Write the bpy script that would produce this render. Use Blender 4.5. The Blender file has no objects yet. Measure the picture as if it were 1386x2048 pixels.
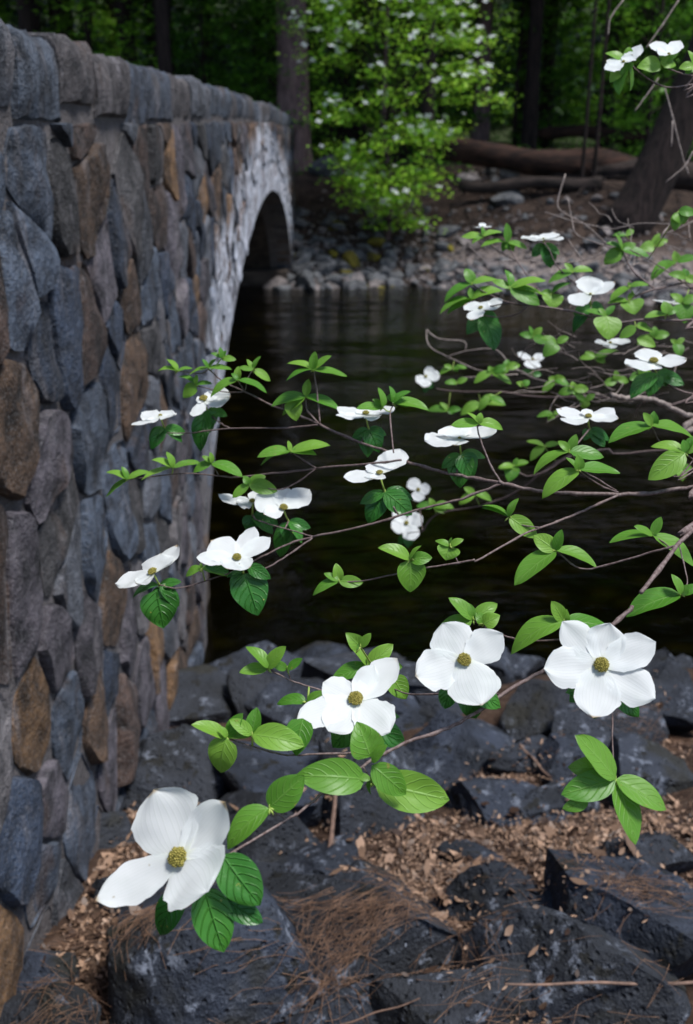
import bpy, math, random
import numpy as np
from mathutils import Vector, Matrix, noise
from mathutils.bvhtree import BVHTree
sc = bpy.context.scene
R = math.radians
rnd = random.Random(7)

# ------------------------------------------------------------------ camera
FPX = 1991.0                                   # focal length in photo pixels (35 mm lens, 36 mm tall sensor)
PITCH = math.atan2(766, FPX)
CP, SP = math.cos(PITCH), math.sin(PITCH)
EYE = Vector((0, 0, 3.3))                      # the water lies at z = 0
cam = bpy.data.cameras.new('camera')
camo = bpy.data.objects.new('camera', cam)
sc.collection.objects.link(camo)
camo.location = EYE
camo.rotation_euler = (R(90) - PITCH, 0, 0)
cam.sensor_fit = 'VERTICAL'; cam.sensor_height = 36; cam.sensor_width = 24; cam.lens = 35
cam.clip_start = 0.05; cam.clip_end = 600
cam.dof.use_dof = True; cam.dof.focus_distance = 1.2; cam.dof.aperture_fstop = 6.3
sc.camera = camo

# ------------------------------------------------------------------ light
SUN = Vector((0.36, -0.16, 0.90)).normalized()
world = bpy.data.worlds.new('World'); sc.world = world; world.use_nodes = True
wn = world.node_tree.nodes; wn.clear()
sky = wn.new('ShaderNodeTexSky'); sky.sky_type = 'NISHITA'; sky.sun_disc = False
sky.sun_elevation = math.asin(SUN.z); sky.sun_rotation = math.atan2(SUN.x, SUN.y)
bg = wn.new('ShaderNodeBackground'); bg.inputs[1].default_value = 0.05
wo = wn.new('ShaderNodeOutputWorld')
world.node_tree.links.new(sky.outputs[0], bg.inputs[0]); world.node_tree.links.new(bg.outputs[0], wo.inputs[0])
sl = bpy.data.lights.new('sun', 'SUN'); sl.energy = 1.5; sl.angle = R(14); sl.color = (1, 0.985, 0.96)
so = bpy.data.objects.new('sun', sl); sc.collection.objects.link(so)
so.rotation_euler = SUN.to_track_quat('Z', 'Y').to_euler(); so.location = (3, -3, 20)
sc.view_settings.view_transform = 'Standard'; sc.view_settings.look = 'None'
sc.view_settings.exposure = 1.85; sc.view_settings.gamma = 1
sc.cycles.use_denoising = True
sc.cycles.max_bounces = 6; sc.cycles.transparent_max_bounces = 12

# ------------------------------------------------------------------ helpers
WM = {}
def put(o, M=None, parent=None):
    M = M or Matrix.Identity(4)
    sc.collection.objects.link(o)
    if parent is not None:
        o.parent = parent; o.matrix_parent_inverse = WM[parent].inverted()
    o.matrix_basis = M; WM[o] = M
    return o
def mesh(V, F, mat=None, smooth=True, uv=None, col=None, name='m', sharp=None):
    me = bpy.data.meshes.new(name)
    me.from_pydata([tuple(v) for v in V], [], F)
    if smooth: me.polygons.foreach_set('use_smooth', [True] * len(me.polygons))
    if uv is not None:
        li = np.zeros(len(me.loops), dtype=np.int32); me.loops.foreach_get('vertex_index', li)
        l = me.uv_layers.new(name='UVMap'); l.data.foreach_set('uv', np.asarray(uv, dtype=np.float32)[li].ravel())
    if col is not None:
        a = me.color_attributes.new('Col', 'FLOAT_COLOR', 'POINT')
        c = np.ones((len(V), 4), dtype=np.float32); c[:, :3] = col
        a.data.foreach_set('color', c.ravel())
    if mat: me.materials.append(mat)
    me.update()
    if sharp: me.set_sharp_from_angle(angle=R(sharp))
    return me
def obj(name, me, M=None, parent=None): return put(bpy.data.objects.new(name, me), M, parent)
def empty(name, loc):
    o = bpy.data.objects.new(name, None); o.empty_display_size = 0.2
    return put(o, Matrix.Translation(Vector(loc)))
def tag(o, label=None, cat=None, group=None, kind=None):
    if label: o['label'] = label
    if cat: o['category'] = cat
    if group: o['group'] = group
    if kind: o['kind'] = kind
    return o
T = Matrix.Translation
def ray(x, y):
    cx = (x - 693) / FPX; cy = (1024 - y) / FPX
    return Vector((cx, CP + cy * SP, cy * CP - SP))
def P(x, y, d): return EYE + ray(x, y) * d            # pixel + distance along the view axis
def atD(x, y, D): r = ray(x, y); return EYE + r * (D / r.y)
def c2w(v): return Vector((v[0], v[1] * SP - v[2] * CP, v[1] * CP + v[2] * SP))   # camera axes (x right, y up, z to viewer)
def project(p):
    q = p - EYE; d = q.y * CP - q.z * SP; u = q.y * SP + q.z * CP
    return 693 + q.x / d * FPX, 1024 - u / d * FPX, d
def n3(p, s=1.0): return noise.noise(Vector(p) * s)

# ------------------------------------------------------------------ materials
def nt(name):
    m = bpy.data.materials.new(name); m.use_nodes = True
    t = m.node_tree; t.nodes.clear()
    return m, t
class NB:
    def __init__(s, name): s.m, s.t = nt(name); s.N = s.t.nodes; s.L = s.t.links
    def n(s, typ, **k):
        x = s.N.new(typ)
        for a, b in k.items():
            if isinstance(b, tuple) and a in ('i',): pass
            setattr(x, a, b)
        return x
    def link(s, a, b): s.L.new(a, b)
    def val(s, sock, v):
        if hasattr(v, 'is_output') or isinstance(v, bpy.types.NodeSocket): s.link(v, sock)
        else: sock.default_value = v
    def math(s, op, a, b=0.0, c=None, clamp=False):
        x = s.N.new('ShaderNodeMath'); x.operation = op; x.use_clamp = clamp
        s.val(x.inputs[0], a); s.val(x.inputs[1], b)
        if c is not None: s.val(x.inputs[2], c)
        return x.outputs[0]
    def mix(s, f, a, b, blend='MIX'):
        x = s.N.new('ShaderNodeMix'); x.data_type = 'RGBA'; x.blend_type = blend
        s.val(x.inputs[0], f); s.val(x.inputs[6], a if not isinstance(a, tuple) else (*a[:3], 1)); s.val(x.inputs[7], b if not isinstance(b, tuple) else (*b[:3], 1))
        return x.outputs[2]
    def pos(s, scale=(1, 1, 1), obj=False):
        if obj: o = s.N.new('ShaderNodeTexCoord').outputs['Object']
        else: o = s.N.new('ShaderNodeNewGeometry').outputs['Position']
        if scale == (1, 1, 1): return o
        m = s.N.new('ShaderNodeMapping'); s.link(o, m.inputs[0]); m.inputs['Scale'].default_value = scale
        return m.outputs[0]
    def noise(s, vec, scale, detail=4, rough=0.55, dist=0.0):
        x = s.N.new('ShaderNodeTexNoise'); s.link(vec, x.inputs['Vector']); x.inputs['Scale'].default_value = scale
        x.inputs['Detail'].default_value = detail; x.inputs['Roughness'].default_value = rough; x.inputs['Distortion'].default_value = dist
        return x.outputs['Fac']
    def vor(s, vec, scale, feature='F1'):
        x = s.N.new('ShaderNodeTexVoronoi'); s.link(vec, x.inputs['Vector']); x.inputs['Scale'].default_value = scale; x.feature = feature
        return x
    def ss(s, v, lo, hi):
        x = s.N.new('ShaderNodeMapRange'); x.interpolation_type = 'SMOOTHSTEP'
        s.val(x.inputs[0], v); x.inputs[1].default_value = lo; x.inputs[2].default_value = hi
        return x.outputs[0]
    def bump(s, h, strength, dist, nrm=None):
        x = s.N.new('ShaderNodeBump'); x.inputs['Strength'].default_value = strength; x.inputs['Distance'].default_value = dist
        s.link(h, x.inputs['Height'])
        if nrm is not None: s.link(nrm, x.inputs['Normal'])
        return x.outputs[0]
    def col(s): x = s.N.new('ShaderNodeVertexColor'); x.layer_name = 'Col'; return x.outputs[0]
    def pbsdf(s, base, rough=0.8, nrm=None, spec=0.4, trans=None):
        p = s.N.new('ShaderNodeBsdfPrincipled')
        s.val(p.inputs['Base Color'], base if not isinstance(base, tuple) else (*base[:3], 1))
        s.val(p.inputs['Roughness'], rough); p.inputs['Specular IOR Level'].default_value = spec
        if nrm is not None: s.link(nrm, p.inputs['Normal'])
        return p.outputs[0]
    def out(s, sh):
        o = s.N.new('ShaderNodeOutputMaterial'); s.link(sh, o.inputs[0]); return s.m
def translucent(b, base, fac, rough, nrm, spec):
    p = b.pbsdf(base, rough, nrm, spec)
    t = b.n('ShaderNodeBsdfTranslucent'); b.val(t.inputs[0], base)
    if nrm is not None: b.link(nrm, t.inputs['Normal'])
    m = b.n('ShaderNodeMixShader'); m.inputs[0].default_value = fac
    b.link(p, m.inputs[1]); b.link(t.outputs[0], m.inputs[2]); return m.outputs[0]

ARC_C, ARC_A, ARC_B, ARC_N = 14.8, 8.72, 2.45, 1.9
WX0, WK = -0.8627, -0.0177
def wallx(y): return WX0 + WK * y
def mat_wall(name, mortar=False):
    b = NB(name); p = b.pos()
    f1 = b.noise(p, 9, 6, 0.65); f2 = b.noise(p, 55, 4, 0.7); f3 = b.noise(p, 2.3, 3)
    if mortar: base = b.mix(f3, (0.04, 0.036, 0.037), (0.14, 0.123, 0.122))
    else:
        base = b.mix(1.0, b.col(), b.mix(b.ss(f1, .28, .70), (0.12, 0.125, 0.14), (1.45, 1.43, 1.42)), 'MULTIPLY')
    base = b.mix(b.math('MULTIPLY', b.ss(b.noise(b.pos((1, 1.4, .5)), 6, 6, .75), .56, .72), .5), base, (0.22, 0.21, 0.23))
    base = b.mix(b.math('MULTIPLY', b.ss(f2, .6, .72), .4), base, (0.03, 0.033, 0.04))
    # rust-coloured iron stain patches
    base = b.mix(b.math('MULTIPLY', b.ss(b.noise(b.pos((1, 1, .6)), 3.1, 5, .6), .56, .7), .6), base, (0.075, 0.042, 0.026))
    base = b.mix(b.math('MULTIPLY', b.ss(b.noise(b.pos((1.3, 1.3, .5)), 2.4, 6, .7), .55, .66), .6), base, (0.16, 0.145, 0.15))
    base = b.mix(b.math('MULTIPLY', b.ss(b.noise(p, 130, 3, .7), .5, .66), .35), base, (.19, .19, .20))
    # lime bloom washed out along the arch ring
    s = b.n('ShaderNodeSeparateXYZ'); b.link(p, s.inputs[0]); y, z = s.outputs[1], s.outputs[2]
    u = b.math('MINIMUM', b.math('ABSOLUTE', b.math('DIVIDE', b.math('SUBTRACT', y, ARC_C), ARC_A)), 1.0)
    za = b.math('MULTIPLY', b.math('POWER', b.math('SUBTRACT', 1.0, b.math('POWER', u, ARC_N)), 1 / ARC_N), ARC_B)
    d = b.math('SUBTRACT', z, za)
    pk = b.math('MULTIPLY', b.ss(b.math('ABSOLUTE', b.math('SUBTRACT', y, 13.6)), 4.5, 0.0), .32)
    d = b.math('SUBTRACT', d, b.math('ADD', pk, b.math('MULTIPLY', b.ss(u, .35, .85), .45)))
    nz = b.noise(b.pos((1, 1.6, .35)), 1.9, 5, .7)
    d = b.math('ADD', d, b.math('MULTIPLY', b.math('SUBTRACT', nz, .5), 1.3))
    m = b.math('MULTIPLY', b.ss(d, .80, .5), b.ss(b.math('ADD', z, b.math('MULTIPLY', nz, .9)), .9, 1.9))
    m = b.math('MULTIPLY', m, b.ss(y, 6.0, 7.6))
    m = b.math('MULTIPLY', m, b.math('ADD', .22, b.math('MULTIPLY', b.ss(b.noise(b.pos((1, 2.2, .8)), 4.2, 6, .8), .40, .60), .8)))
    gn = b.n('ShaderNodeNewGeometry'); sn = b.n('ShaderNodeSeparateXYZ'); b.link(gn.outputs['True Normal'], sn.inputs[0])
    m = b.math('MULTIPLY', m, b.ss(sn.outputs[0], .15, .5))
    base = b.mix(m, base, (0.52, 0.54, 0.61))
    h = b.math('ADD', f1, b.math('MULTIPLY', f2, .35))
    nrm = b.bump(h, 1.0, .045)
    return b.out(b.pbsdf(base, .85, nrm, .3))
M_STONE, M_MORTAR = mat_wall('wall_stone'), mat_wall('wall_mortar', True)

def mat_boulder():
    b = NB('boulder'); p = b.pos(); oi = b.n('ShaderNodeObjectInfo')
    f1 = b.noise(p, 4, 6, .65); f2 = b.noise(p, 17, 6, .72); f3 = b.noise(p, 85, 3, .6)
    base = b.mix(b.ss(f1, .3, .7), (0.007, 0.010, 0.016), (0.036, 0.046, 0.070))  # rock base darkened throughout, standing in for the shade over the near bank
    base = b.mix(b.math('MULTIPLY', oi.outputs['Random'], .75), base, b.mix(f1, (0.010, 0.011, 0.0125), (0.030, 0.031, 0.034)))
    lich = b.math('MULTIPLY', b.ss(f2, .53, .64), b.ss(b.noise(p, 2.6, 4, .65), .45, .6))
    base = b.mix(b.math('MULTIPLY', lich, .8), base, (0.21, 0.235, 0.29))
    base = b.mix(b.ss(b.noise(p, 11, 4, .6), .60, .66), base, (0.010, 0.010, 0.009))
    moss = b.math('MULTIPLY', b.ss(b.noise(p, 1.7, 4, .6), .58, .66), .7)
    base = b.mix(moss, base, (0.018, 0.016, 0.008))
    v = b.vor(p, 38).outputs['Distance']
    h = b.math('ADD', b.math('ADD', f1, b.math('MULTIPLY', f2, .5)), b.math('ADD', b.math('MULTIPLY', f3, .2), b.math('MULTIPLY', b.ss(v, 0, .35), .3)))
    return b.out(b.pbsdf(base, .75, b.bump(h, 1, .04), .35))
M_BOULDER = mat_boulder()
def mat_rock(name, c0, c1):
    b = NB(name); p = b.pos(); oi = b.n('ShaderNodeObjectInfo')
    f = b.noise(p, 5, 6, .65)
    base = b.mix(b.ss(f, .3, .7), c0, c1)
    base = b.mix(b.math('MULTIPLY', oi.outputs['Random'], .5), base, (c0[0] * .6, c0[1] * .6, c0[2] * .62))
    return b.out(b.pbsdf(base, .85, b.bump(b.noise(p, 16, 6, .7), .8, .04), .3))
M_ROCKG = mat_rock('rock_grey', (.05, .054, .06), (.16, .16, .165))
M_ROCKP = mat_rock('rock_pale', (.12, .105, .10), (.29, .25, .24))
M_ROCKM = mat_rock('rock_moss', (.09, .075, .01), (.20, .165, .015))
def mat_ground():
    b = NB('ground'); p = b.pos()
    f = b.noise(p, 1.2, 6, .65); g = b.noise(p, 14, 6, .75); v = b.vor(p, 22)
    base = b.mix(f, (0.03, 0.016, 0.011), (0.075, 0.045, 0.03))
    base = b.mix(b.ss(g, .5, .7), base, (0.12, 0.08, 0.055))
    s = b.n('ShaderNodeSeparateXYZ'); b.link(p, s.inputs[0])
    under = b.ss(s.outputs[2], .12, -.06)
    bed = b.mix(b.ss(b.vor(p, 2.6).outputs['Distance'], .1, .6), (0.065, 0.06, 0.02), (0.010, 0.011, 0.006))
    base = b.mix(under, base, bed)
    base = b.mix(b.math('MULTIPLY', b.ss(s.outputs[1], 20, 23), .8), base, b.mix(b.ss(b.noise(p, 3.5, 6, .75), .38, .66), (.012, .009, .008), (.065, .045, .036)))
    # pale gravel bar along the far shore
    far = b.math('MULTIPLY', b.ss(s.outputs[1], 19, 20.5), b.ss(s.outputs[2], 1.1, .3))
    far = b.math('MULTIPLY', far, b.ss(s.outputs[0], 1.6, 3.0))
    base = b.mix(b.math('MULTIPLY', far, b.ss(g, .3, .6)), base, (0.30, 0.25, 0.23))
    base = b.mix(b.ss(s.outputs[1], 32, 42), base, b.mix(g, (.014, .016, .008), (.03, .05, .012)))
    h = b.math('ADD', b.math('MULTIPLY', v.outputs['Distance'], .5), g)
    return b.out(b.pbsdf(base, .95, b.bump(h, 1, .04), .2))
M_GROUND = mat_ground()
def mat_water():
    b = NB('water'); p = b.pos((.75, 1.6, 1))
    patch = b.ss(b.noise(b.pos((.35, .8, 1)), .9, 3, .5, .5), .40, .66)
    h = b.math('ADD', b.noise(p, 1.1, 3, .5, .9), b.math('MULTIPLY', b.math('MULTIPLY', b.noise(p, 6, 4, .6, 1.2), .55), b.math('ADD', .25, patch)))
    nrm = b.bump(h, .22, .2)
    fr = b.n('ShaderNodeFresnel'); fr.inputs[0].default_value = 1.33; b.link(nrm, fr.inputs['Normal'])
    g = b.n('ShaderNodeBsdfGlossy'); g.inputs['Roughness'].default_value = .06; b.link(nrm, g.inputs['Normal'])
    t = b.n('ShaderNodeBsdfTransparent'); t.inputs[0].default_value = (.24, .23, .10, 1)
    m = b.n('ShaderNodeMixShader'); b.link(fr.outputs[0], m.inputs[0]); b.link(t.outputs[0], m.inputs[1]); b.link(g.outputs[0], m.inputs[2])
    return b.out(m.outputs[0])
M_WATER = mat_water()
def mat_leaf(name, c0, c1, vein, rough, bumpd, tr):
    b = NB(name); oi = b.n('ShaderNodeObjectInfo')
    uv = b.n('ShaderNodeUVMap'); s = b.n('ShaderNodeSeparateXYZ'); b.link(uv.outputs[0], s.inputs[0])
    u, v = s.outputs[0], b.math('ABSOLUTE', b.math('SUBTRACT', s.outputs[1], .5))
    p = b.pos()
    ph = b.math('ADD', b.math('MULTIPLY', b.math('SUBTRACT', u, b.math('MULTIPLY', b.math('POWER', v, 1.35), .95)), 5.6), b.math('ADD', b.math('MULTIPLY', b.noise(p, 45, 2), .55), oi.outputs['Random']))
    tri = b.math('ABSOLUTE', b.math('SUBTRACT', b.math('FRACT', ph), .5))       # .5 at vein
    lat = b.math('MULTIPLY', b.ss(tri, .36, .5), b.ss(v, .5, .38))
    mid = b.ss(v, .045, .0)
    vm = b.math('MAXIMUM', mid, b.math('MULTIPLY', lat, .75))
    f = b.noise(p, 60, 3)
    base = b.mix(oi.outputs['Random'], c0, c1)
    base = b.mix(b.math('MULTIPLY', f, .3), base, c0)
    base = b.mix(b.math('MULTIPLY', vm, .3), base, vein)
    base = b.mix(b.ss(b.noise(p, 140, 2), .70, .76), base, (.25, .26, .05))
    h = b.math('SUBTRACT', b.math('MULTIPLY', b.noise(p, 220, 2), .25), vm)
    nrm = b.bump(h, .8, bumpd)
    return b.out(translucent(b, base, tr, rough, nrm, .35))
M_LEAF = mat_leaf('leaf_young', (.075, .235, .022), (.22, .41, .05), (.26, .45, .11), .40, .0006, .4)
M_LEAFD = mat_leaf('leaf_mature', (.022, .115, .016), (.05, .19, .022), (.06, .22, .04), .33, .0022, .2)
def mat_bract():
    b = NB('bract'); uv = b.n('ShaderNodeUVMap'); s = b.n('ShaderNodeSeparateXYZ'); b.link(uv.outputs[0], s.inputs[0])
    v = b.math('ABSOLUTE', b.math('SUBTRACT', s.outputs[1], .5))
    ph = b.math('MULTIPLY', b.math('ADD', v, b.math('MULTIPLY', s.outputs[0], .05)), 13)
    st = b.math('ABSOLUTE', b.math('SUBTRACT', b.math('FRACT', ph), .5))
    p = b.pos()
    base = b.mix(b.math('MULTIPLY', b.ss(b.noise(p, 30, 3), .45, .7), .5), (.79, .81, .80), (.70, .74, .71))
    base = b.mix(b.math('MULTIPLY', b.ss(s.outputs[0], .2, .0), .5), base, (.74, .78, .55))
    oi = b.n('ShaderNodeObjectInfo')
    base = b.mix(b.math('MULTIPLY', b.ss(b.math('ADD', s.outputs[0], b.math('MULTIPLY', b.noise(p, 50, 2), .12)), .985, 1.04), b.ss(oi.outputs['Random'], .35, .9)), base, (.45, .34, .20))
    base = b.mix(b.math('MULTIPLY', b.ss(b.noise(p, 75, 2), .715, .74), .6), base, (.42, .36, .24))
    base = b.mix(b.math('MULTIPLY', b.ss(st, .34, .5), .22), base, (.60, .65, .58))
    h = b.math('ADD', b.math('MULTIPLY', b.ss(st, .3, .5), -.7), b.math('MULTIPLY', b.noise(p, 160, 3), .5))
    return b.out(translucent(b, base, .45, .55, b.bump(h, .5, .00016), .25))
M_BRACT = mat_bract()
def mat_simple(name, c0, c1, scale, rough=.8, bumpd=.002, vec=(1, 1, 1), tr=0, spec=.3, rand=False):
    b = NB(name); p = b.pos(vec); f = b.noise(p, scale, 5, .65)
    base = b.mix(b.ss(f, .3, .7), c0, c1)
    if rand: base = b.mix(b.math('MULTIPLY', b.n('ShaderNodeObjectInfo').outputs['Random'], .6), base, tuple(x * .55 for x in c0))
    nrm = b.bump(f, .8, bumpd)
    return b.out(translucent(b, base, tr, rough, nrm, spec) if tr else b.pbsdf(base, rough, nrm, spec))
M_TWIG = mat_simple('twig_bark', (.075, .045, .040), (.19, .145, .135), 240, .6, .0006)
M_DEADTWIG = mat_simple('dead_twig', (.13, .10, .09), (.30, .25, .22), 120, .8, .0006)
M_STALK = mat_simple('green_stalk', (.20, .30, .05), (.28, .36, .08), 120, .5, .0004)
M_HEAD = mat_simple('flower_head', (.13, .125, .02), (.36, .30, .07), 420, .7, .0012)
M_BARK = mat_simple('bark', (.007, .005, .0045), (.038, .025, .022), 5, .95, .09, (3, 3, .45))
M_BARKP = mat_simple('bark_plum', (.07, .045, .046), (.20, .135, .13), 5, .95, .09, (3, 3, .4))
M_LOG = mat_simple('log_bark', (.010, .006, .005), (.058, .028, .019), 3, .9, .06, (.5, 2, 2))
M_LOGD = mat_simple('log_dark', (.012, .009, .008), (.05, .035, .03), 3, .9, .06, (.5, 2, 2))
M_BARREL = mat_simple('barrel_stone', (.016, .012, .010), (.06, .046, .036), 3, .9, .05)
M_ROAD = mat_simple('asphalt', (.04, .04, .042), (.06, .06, .06), 30, .9, .003)
M_NEEDLE = mat_simple('needles', (.075, .041, .026), (.25, .145, .09), 22, .7, .0003)
M_STICK = mat_simple('stick', (.10, .065, .05), (.24, .15, .11), 40, .8, .001)
def mat_foliage(name, c0, c1, tr):
    b = NB(name); col = b.col()
    base = b.mix(col, c0, c1); base2 = base
    return b.out(translucent(b, base2, tr, .5, None, .3))
M_FOLB = mat_foliage('foliage_bright', (.15, .40, .02), (.46, .72, .06), .5)
M_FOLM = mat_foliage('foliage_mid', (.035, .13, .012), (.13, .31, .028), .4)
M_FOLC = mat_foliage('foliage_conifer', (.010, .030, .014), (.03, .075, .030), .15)
M_FLAKE = mat_foliage('dry_leaf', (.028, .014, .009), (.40, .255, .17), .05)
M_FOLS = mat_foliage('foliage_sapling', (.075, .22, .015), (.24, .46, .035), .4)
M_BLOSSOM = mat_simple('blossom', (.75, .78, .72), (.82, .84, .80), 5, .6, .0001, tr=.2)

# ------------------------------------------------------------------ terrain
YS = [-12, 0, 1.2, 2.0, 3.0, 4.5, 5.6, 6.4, 8, 14, 19, 21, 22.6, 23.6, 25, 27.5, 31, 45, 70, 110, 170]
ZS = [1.8, 1.55, 1.36, 1.15, .82, .40, .05, -.45, -.85, -1.0, -.75, -.45, -.05, .30, 1.0, 2.0, 2.35, 2.75, 4.5, 16, 45]
def gz(x, y):
    z = float(np.interp(y, YS, ZS))
    if x > 1.5 and 15 < y < 40:                       # the far shore swings nearer on the right
        z = float(np.interp(y + min(2.4, (x - 1.5) * .55), YS, ZS))
    if y < 8: z += .07 * n3((x * .9, y * .9, 3)) + .04 * n3((x * 2.6, y * 2.6, 1)) + (.05 * max(0, x) if y < 5 else 0)
    elif y > 22: z += .18 * n3((x * .5, y * .5, 5)) + .06 * n3((x * 2, y * 2, 9))
    else: z += .10 * n3((x * .8, y * .8, 5))
    return z
def ground_hit(x, y):
    r = ray(x, y); t = 0.5
    while t < 200:
        p = EYE + r * t
        if p.z < gz(p.x, p.y): return p
        t += .02 if t < 9 else .1
    return EYE + r * 60
xs = sorted(set([-120, -80, -50, -30, -20, -14] + [round(-10 + i * .4, 3) for i in range(51)] + [14, 20, 30, 50, 80, 120] + [round(-1.6 + .1 * i, 3) for i in range(62)]))
ys = sorted(set([-12, -8, -4, -2] + [round(i * .1, 3) for i in range(0, 72)] + [round(7.2 + .4 * i, 3) for i in range(62)] + [34 + 2 * i for i in range(20)] + [76, 84, 95, 110, 130, 150, 170]))
V = [(x, y, gz(x, y)) for y in ys for x in xs]
nx = len(xs)
F = [(j * nx + i, j * nx + i + 1, (j + 1) * nx + i + 1, (j + 1) * nx + i) for j in range(len(ys) - 1) for i in range(nx - 1)]
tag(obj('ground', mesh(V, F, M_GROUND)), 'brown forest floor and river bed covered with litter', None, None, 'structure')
GV, GF = V, F
V = [(-90, 4.6, 0), (90, 4.6, 0), (90, 26, 0), (-90, 26, 0)]
tag(obj('river', mesh(V, [(0, 1, 2, 3)], M_WATER, False)), 'dark rippled river running under the bridge', None, None, 'structure')

# ------------------------------------------------------------------ the stone bridge
def arcz(y):
    u = abs(y - ARC_C) / ARC_A
    return ARC_B * (1 - u ** ARC_N) ** (1 / ARC_N) if u < 1 else -9
Y0, Y1, BW = -1.0, 25.7, 7.0
def topz(y): return 3.3 + float(np.interp(y, [-2, 3, 6, 9, 16, 26], [.20, .255, .27, .30, .322, .235]))
bridge = empty('stone_bridge', (wallx(Y0) - BW / 2, Y0, gz(0, Y0)))
tag(bridge, 'arched bridge of rough grey and brown rubble stones with a pale stain above its arch', 'bridge')
def slab(x_off0, x_off1, ztop):
    """spandrel slab with the arch cut out, extruded between two offsets from the face plane"""
    ysl = list(np.linspace(Y0, ARC_C - ARC_A, 16)) + list(ARC_C - ARC_A * np.cos(np.linspace(.02, math.pi - .02, 50))) + list(np.linspace(ARC_C + ARC_A, Y1, 8))
    V, F = [], []
    for y in ysl:
        lo = max(arcz(y), -1.6); hi = ztop(y)
        for xo in (x_off0, x_off1):
            V += [(wallx(y) + xo, y, lo), (wallx(y) + xo, y, hi)]
    n = len(ysl)
    for i in range(n - 1):
        a, c = 4 * i, 4 * i + 4
        F += [(a, c, c + 1, a + 1), (a + 2, a + 3, c + 3, c + 2), (a + 1, c + 1, c + 3, a + 3), (a, a + 2, c + 2, c)]
    F += [(0, 1, 3, 2), (4 * n - 4, 4 * n - 2, 4 * n - 1, 4 * n - 3)]
    return V, F
V, F = slab(.010, -.47, lambda y: topz(y) - .17); obj('parapet_wall', mesh(V, F, M_MORTAR, False), None, bridge)
V, F = slab(-BW + .47, -BW + .03, lambda y: topz(y) - .03); obj('parapet_wall', mesh(V, F, M_MORTAR, False), None, bridge)
V, F = slab(-.472, -BW + .472, lambda y: topz(y) - 1.0); obj('bridge_body', mesh(V, F, M_BARREL, False), None, bridge)
V = []; F = []
for i, y in enumerate(np.linspace(Y0, Y1, 20)):
    V += [(wallx(y) - .48, y, topz(y) - .98), (wallx(y) - BW + .48, y, topz(y) - .98)]
    if i: F.append((2 * i - 2, 2 * i - 1, 2 * i + 1, 2 * i))
obj('roadway', mesh(V, F, M_ROAD, False), None, bridge)
for y in (ARC_C - ARC_A + .28, ARC_C + ARC_A - .28):       # footings inside the arch
    V = []; F = []
    bx = [(wallx(y) - .06, y - .5), (wallx(y) - .06, y + .45 * (1 if y < ARC_C else .2)), (wallx(y) - BW, y + .45 * (1 if y < ARC_C else .2)), (wallx(y) - BW, y - .5)]
    V = [(a, c, -1.2) for a, c in bx] + [(a, c, .32) for a, c in bx]
    F = [(0, 1, 5, 4), (1, 2, 6, 5), (2, 3, 7, 6), (3, 0, 4, 7), (4, 5, 6, 7)]
    obj('footing', mesh(V, F, M_BARREL, False), None, bridge)

PAL = [((.062, .080, .112), 6), ((.086, .094, .112), 4), ((.030, .043, .070), 5), ((.095, .058, .036), 4), ((.155, .088, .042), 2.2), ((.092, .082, .096), 4), ((.052, .050, .052), 3), ((.140, .130, .134), 2), ((.062, .040, .032), 3)]
PALW = [w for _, w in PAL]
def stone_col(y):
    c = rnd.choices([c for c, _ in PAL], PALW)[0]
    if 9 < y < 20 and rnd.random() < .4: c = rnd.choice([(.13, .075, .045), (.11, .07, .055), (.14, .095, .075)])
    k = rnd.uniform(.5, 1.15); return tuple(x * k for x in c)
def clip(poly, px, py, nx_, ny_):
    """keep the side where (p - (px,py)).n >= 0"""
    out = []
    for i in range(len(poly)):
        a, c = poly[i], poly[(i + 1) % len(poly)]
        da = (a[0] - px) * nx_ + (a[1] - py) * ny_; dc = (c[0] - px) * nx_ + (c[1] - py) * ny_
        if da >= 0: out.append(a)
        if (da >= 0) != (dc >= 0):
            t = da / (da - dc); out.append((a[0] + (c[0] - a[0]) * t, a[1] + (c[1] - a[1]) * t))
    return out
def area(p): return .5 * sum(p[i][0] * p[(i + 1) % len(p)][1] - p[(i + 1) % len(p)][0] * p[i][1] for i in range(len(p)))
def resample(poly, n):
    L = [math.dist(poly[i], poly[(i + 1) % len(poly)]) for i in range(len(poly))]; tot = sum(L); out = []
    i = 0; acc = 0
    for k in range(n):
        t = tot * k / n
        while acc + L[i] < t: acc += L[i]; i += 1
        q = (t - acc) / max(L[i], 1e-9); a, c = poly[i], poly[(i + 1) % len(poly)]
        out.append((a[0] + (c[0] - a[0]) * q, a[1] + (c[1] - a[1]) * q))
    return out
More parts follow.
